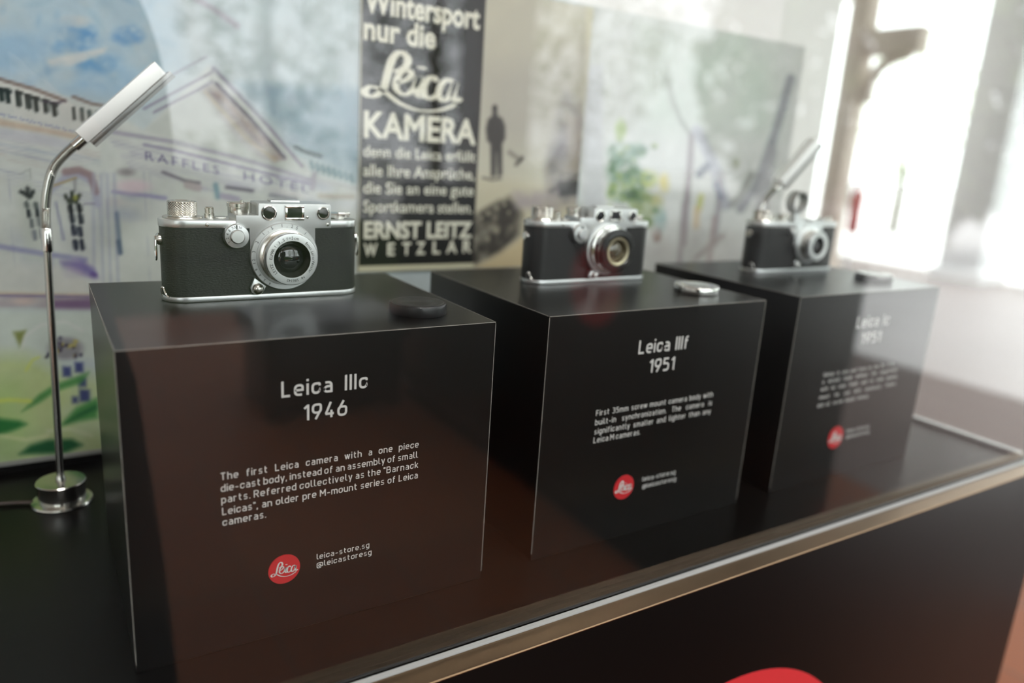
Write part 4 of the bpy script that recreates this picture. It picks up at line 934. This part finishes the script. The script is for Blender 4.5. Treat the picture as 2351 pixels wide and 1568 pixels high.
SK = mat('skin_tone', (.42, .26, .18), .55); SHIRT = mat('dark_shirt', (.02, .02, .024), .8); TROU = mat('dark_trousers', (.015, .015, .02), .85); HAIR = mat('dark_hair', (.02, .015, .012), .6); SHOE = mat('black_shoes', (.012, .012, .012), .5)
def body_joints():
    J = [((0, 0, .96), (.15, .10)), ((0, 0, 1.12), (.135, .10)), ((0, .01, 1.30), (.15, .105)), ((0, .02, 1.42), (.10, .08)), ((0, .04, 1.49), .052), ((0, .065, 1.56), (.065, .075)), ((0, .075, 1.64), (.075, .09)), ((0, .06, 1.71), (.055, .065))]
    E = [(i, i+1) for i in range(7)]
    for s in (-1, 1):
        k = len(J)
        J += [((s*.150, .01, 1.395), .056), ((s*.185, .04, 1.27), .044), ((s*.190, .10, 1.13), .038), ((s*.150, .20, 1.18), .032), ((s*.100, .265, 1.215), .026), ((s*.086, .290, 1.222), (.022, .034))]
        E += [(2, k)]+[(k+i, k+i+1) for i in range(5)]
        h = k+5; n = len(J)
        for f, (dz, L1) in enumerate([(.030, .030), (.011, .034), (-.009, .032), (-.028, .026)]):
            J += [((s*.074, .312, 1.222+dz), .0095), ((s*.062, .326, 1.222+dz), .009), ((s*.050, .318, 1.222+dz), .008)]
            E += [(h, n), (n, n+1), (n+1, n+2)]; n += 3
        J += [((s*.078, .280, 1.262), .0105), ((s*.060, .285, 1.268), .0095)]; E += [(h, n), (n, n+1)]
        k = len(J)
        J += [((s*.085, 0, .90), .088), ((s*.095, .01, .52), .060), ((s*.10, -.01, .28), .052), ((s*.10, -.02, .10), .040), ((s*.105, .06, .045), (.040, .035)), ((s*.11, .15, .035), (.036, .026))]
        E += [(0, k)]+[(k+i, k+i+1) for i in range(5)]
    return J, E
J, E_ = body_joints(); skin('body', J, E_, SK, per, 0)
JS = [((0, 0, .93), (.172, .122)), ((0, 0, 1.12), (.158, .122)), ((0, .01, 1.30), (.172, .126)), ((0, .02, 1.43), (.115, .095)), ((0, .035, 1.465), .068)]
ES = [(0, 1), (1, 2), (2, 3), (3, 4)]
for s in (-1, 1):
    k = len(JS); JS += [((s*.150, .01, 1.395), .070), ((s*.185, .04, 1.27), .056), ((s*.190, .10, 1.13), .050), ((s*.150, .20, 1.18), .043), ((s*.120, .243, 1.204), .037)]
    ES += [(2, k)]+[(k+i, k+i+1) for i in range(4)]
skin('shirt', JS, ES, SHIRT, per, 0)
bm = bmesh.new(); lathe(bm, [(.150, 1.06), (.155, 1.0), (.185, .88), (.205, .6), (.215, .3), (.225, .09), (.218, .088), (.20, .3), (.18, .88), (.148, 1.05)], 40)
for v in bm.verts: v.co.y *= .74; k = math.atan2(v.co.y, v.co.x); f = 1+.035*math.sin(k*11)*max(0, (1-v.co.z))*1.1; v.co.x *= f; v.co.y *= f
obj('long_skirt', bm, TROU, per, smooth=70)
for s in (-1, 1): skin('shoe', [((s*.10, -.05, .045), (.045, .045)), ((s*.105, .05, .045), (.05, .044)), ((s*.112, .18, .035), (.044, .034))], [(0, 1), (1, 2)], SHOE, per, 0)
skin('hair', [((0, -.005, 1.60), (.06, .05)), ((0, .02, 1.70), (.082, .085)), ((0, .075, 1.735), (.075, .05))], [(0, 1), (1, 2)], HAIR, per, 1)
for s in (-1, 1):
    obj('eye', lathe(bmesh.new(), [(0, -.011), (.008, -.008), (.011, 0), (.008, .008), (0, .011)], 16, T(s*.03, .145, 1.64)), mat('eye_white', (.6, .58, .55), .2), per)
    obj('ear', lathe(bmesh.new(), [(0, -.03), (.012, -.02), (.016, 0), (.010, .02), (0, .03)], 12, T(s*.078, .065, 1.63)), SK, per)
obj('nose', lathe(bmesh.new(), [(0, -.022), (.014, -.016), (.009, .005), (0, .028)], 14, T(0, .163, 1.615)), SK, per)
obj('mouth', B(-.022, .022, .150, .160, 1.567, 1.577, bev=.004), mat('lips', (.35, .14, .12), .5), per)
hc = thing('held_camera', 'black camera held by the person in dark clothes, mirrored in the glass', 'camera', (-.10, -.486, .335))
obj('body', B(-.062, .062, -.018, .014, -.035, .04, bev=.006), BLACKPAINT, hc)
obj('grip_thumbrest', B(.02, .055, -.024, -.017, .005, .03, bev=.003), BLACKPAINT, hc)
obj('lens', lathe(bmesh.new(), [(0, 0), (.024, 0), (.025, .002), (.025, .028), (.022, .030), (.020, .026), (0, .024)], 32, T(0, .012, 0) @ Matrix.Rotation(-math.pi/2, 4, 'X')), BLACKPAINT, hc)
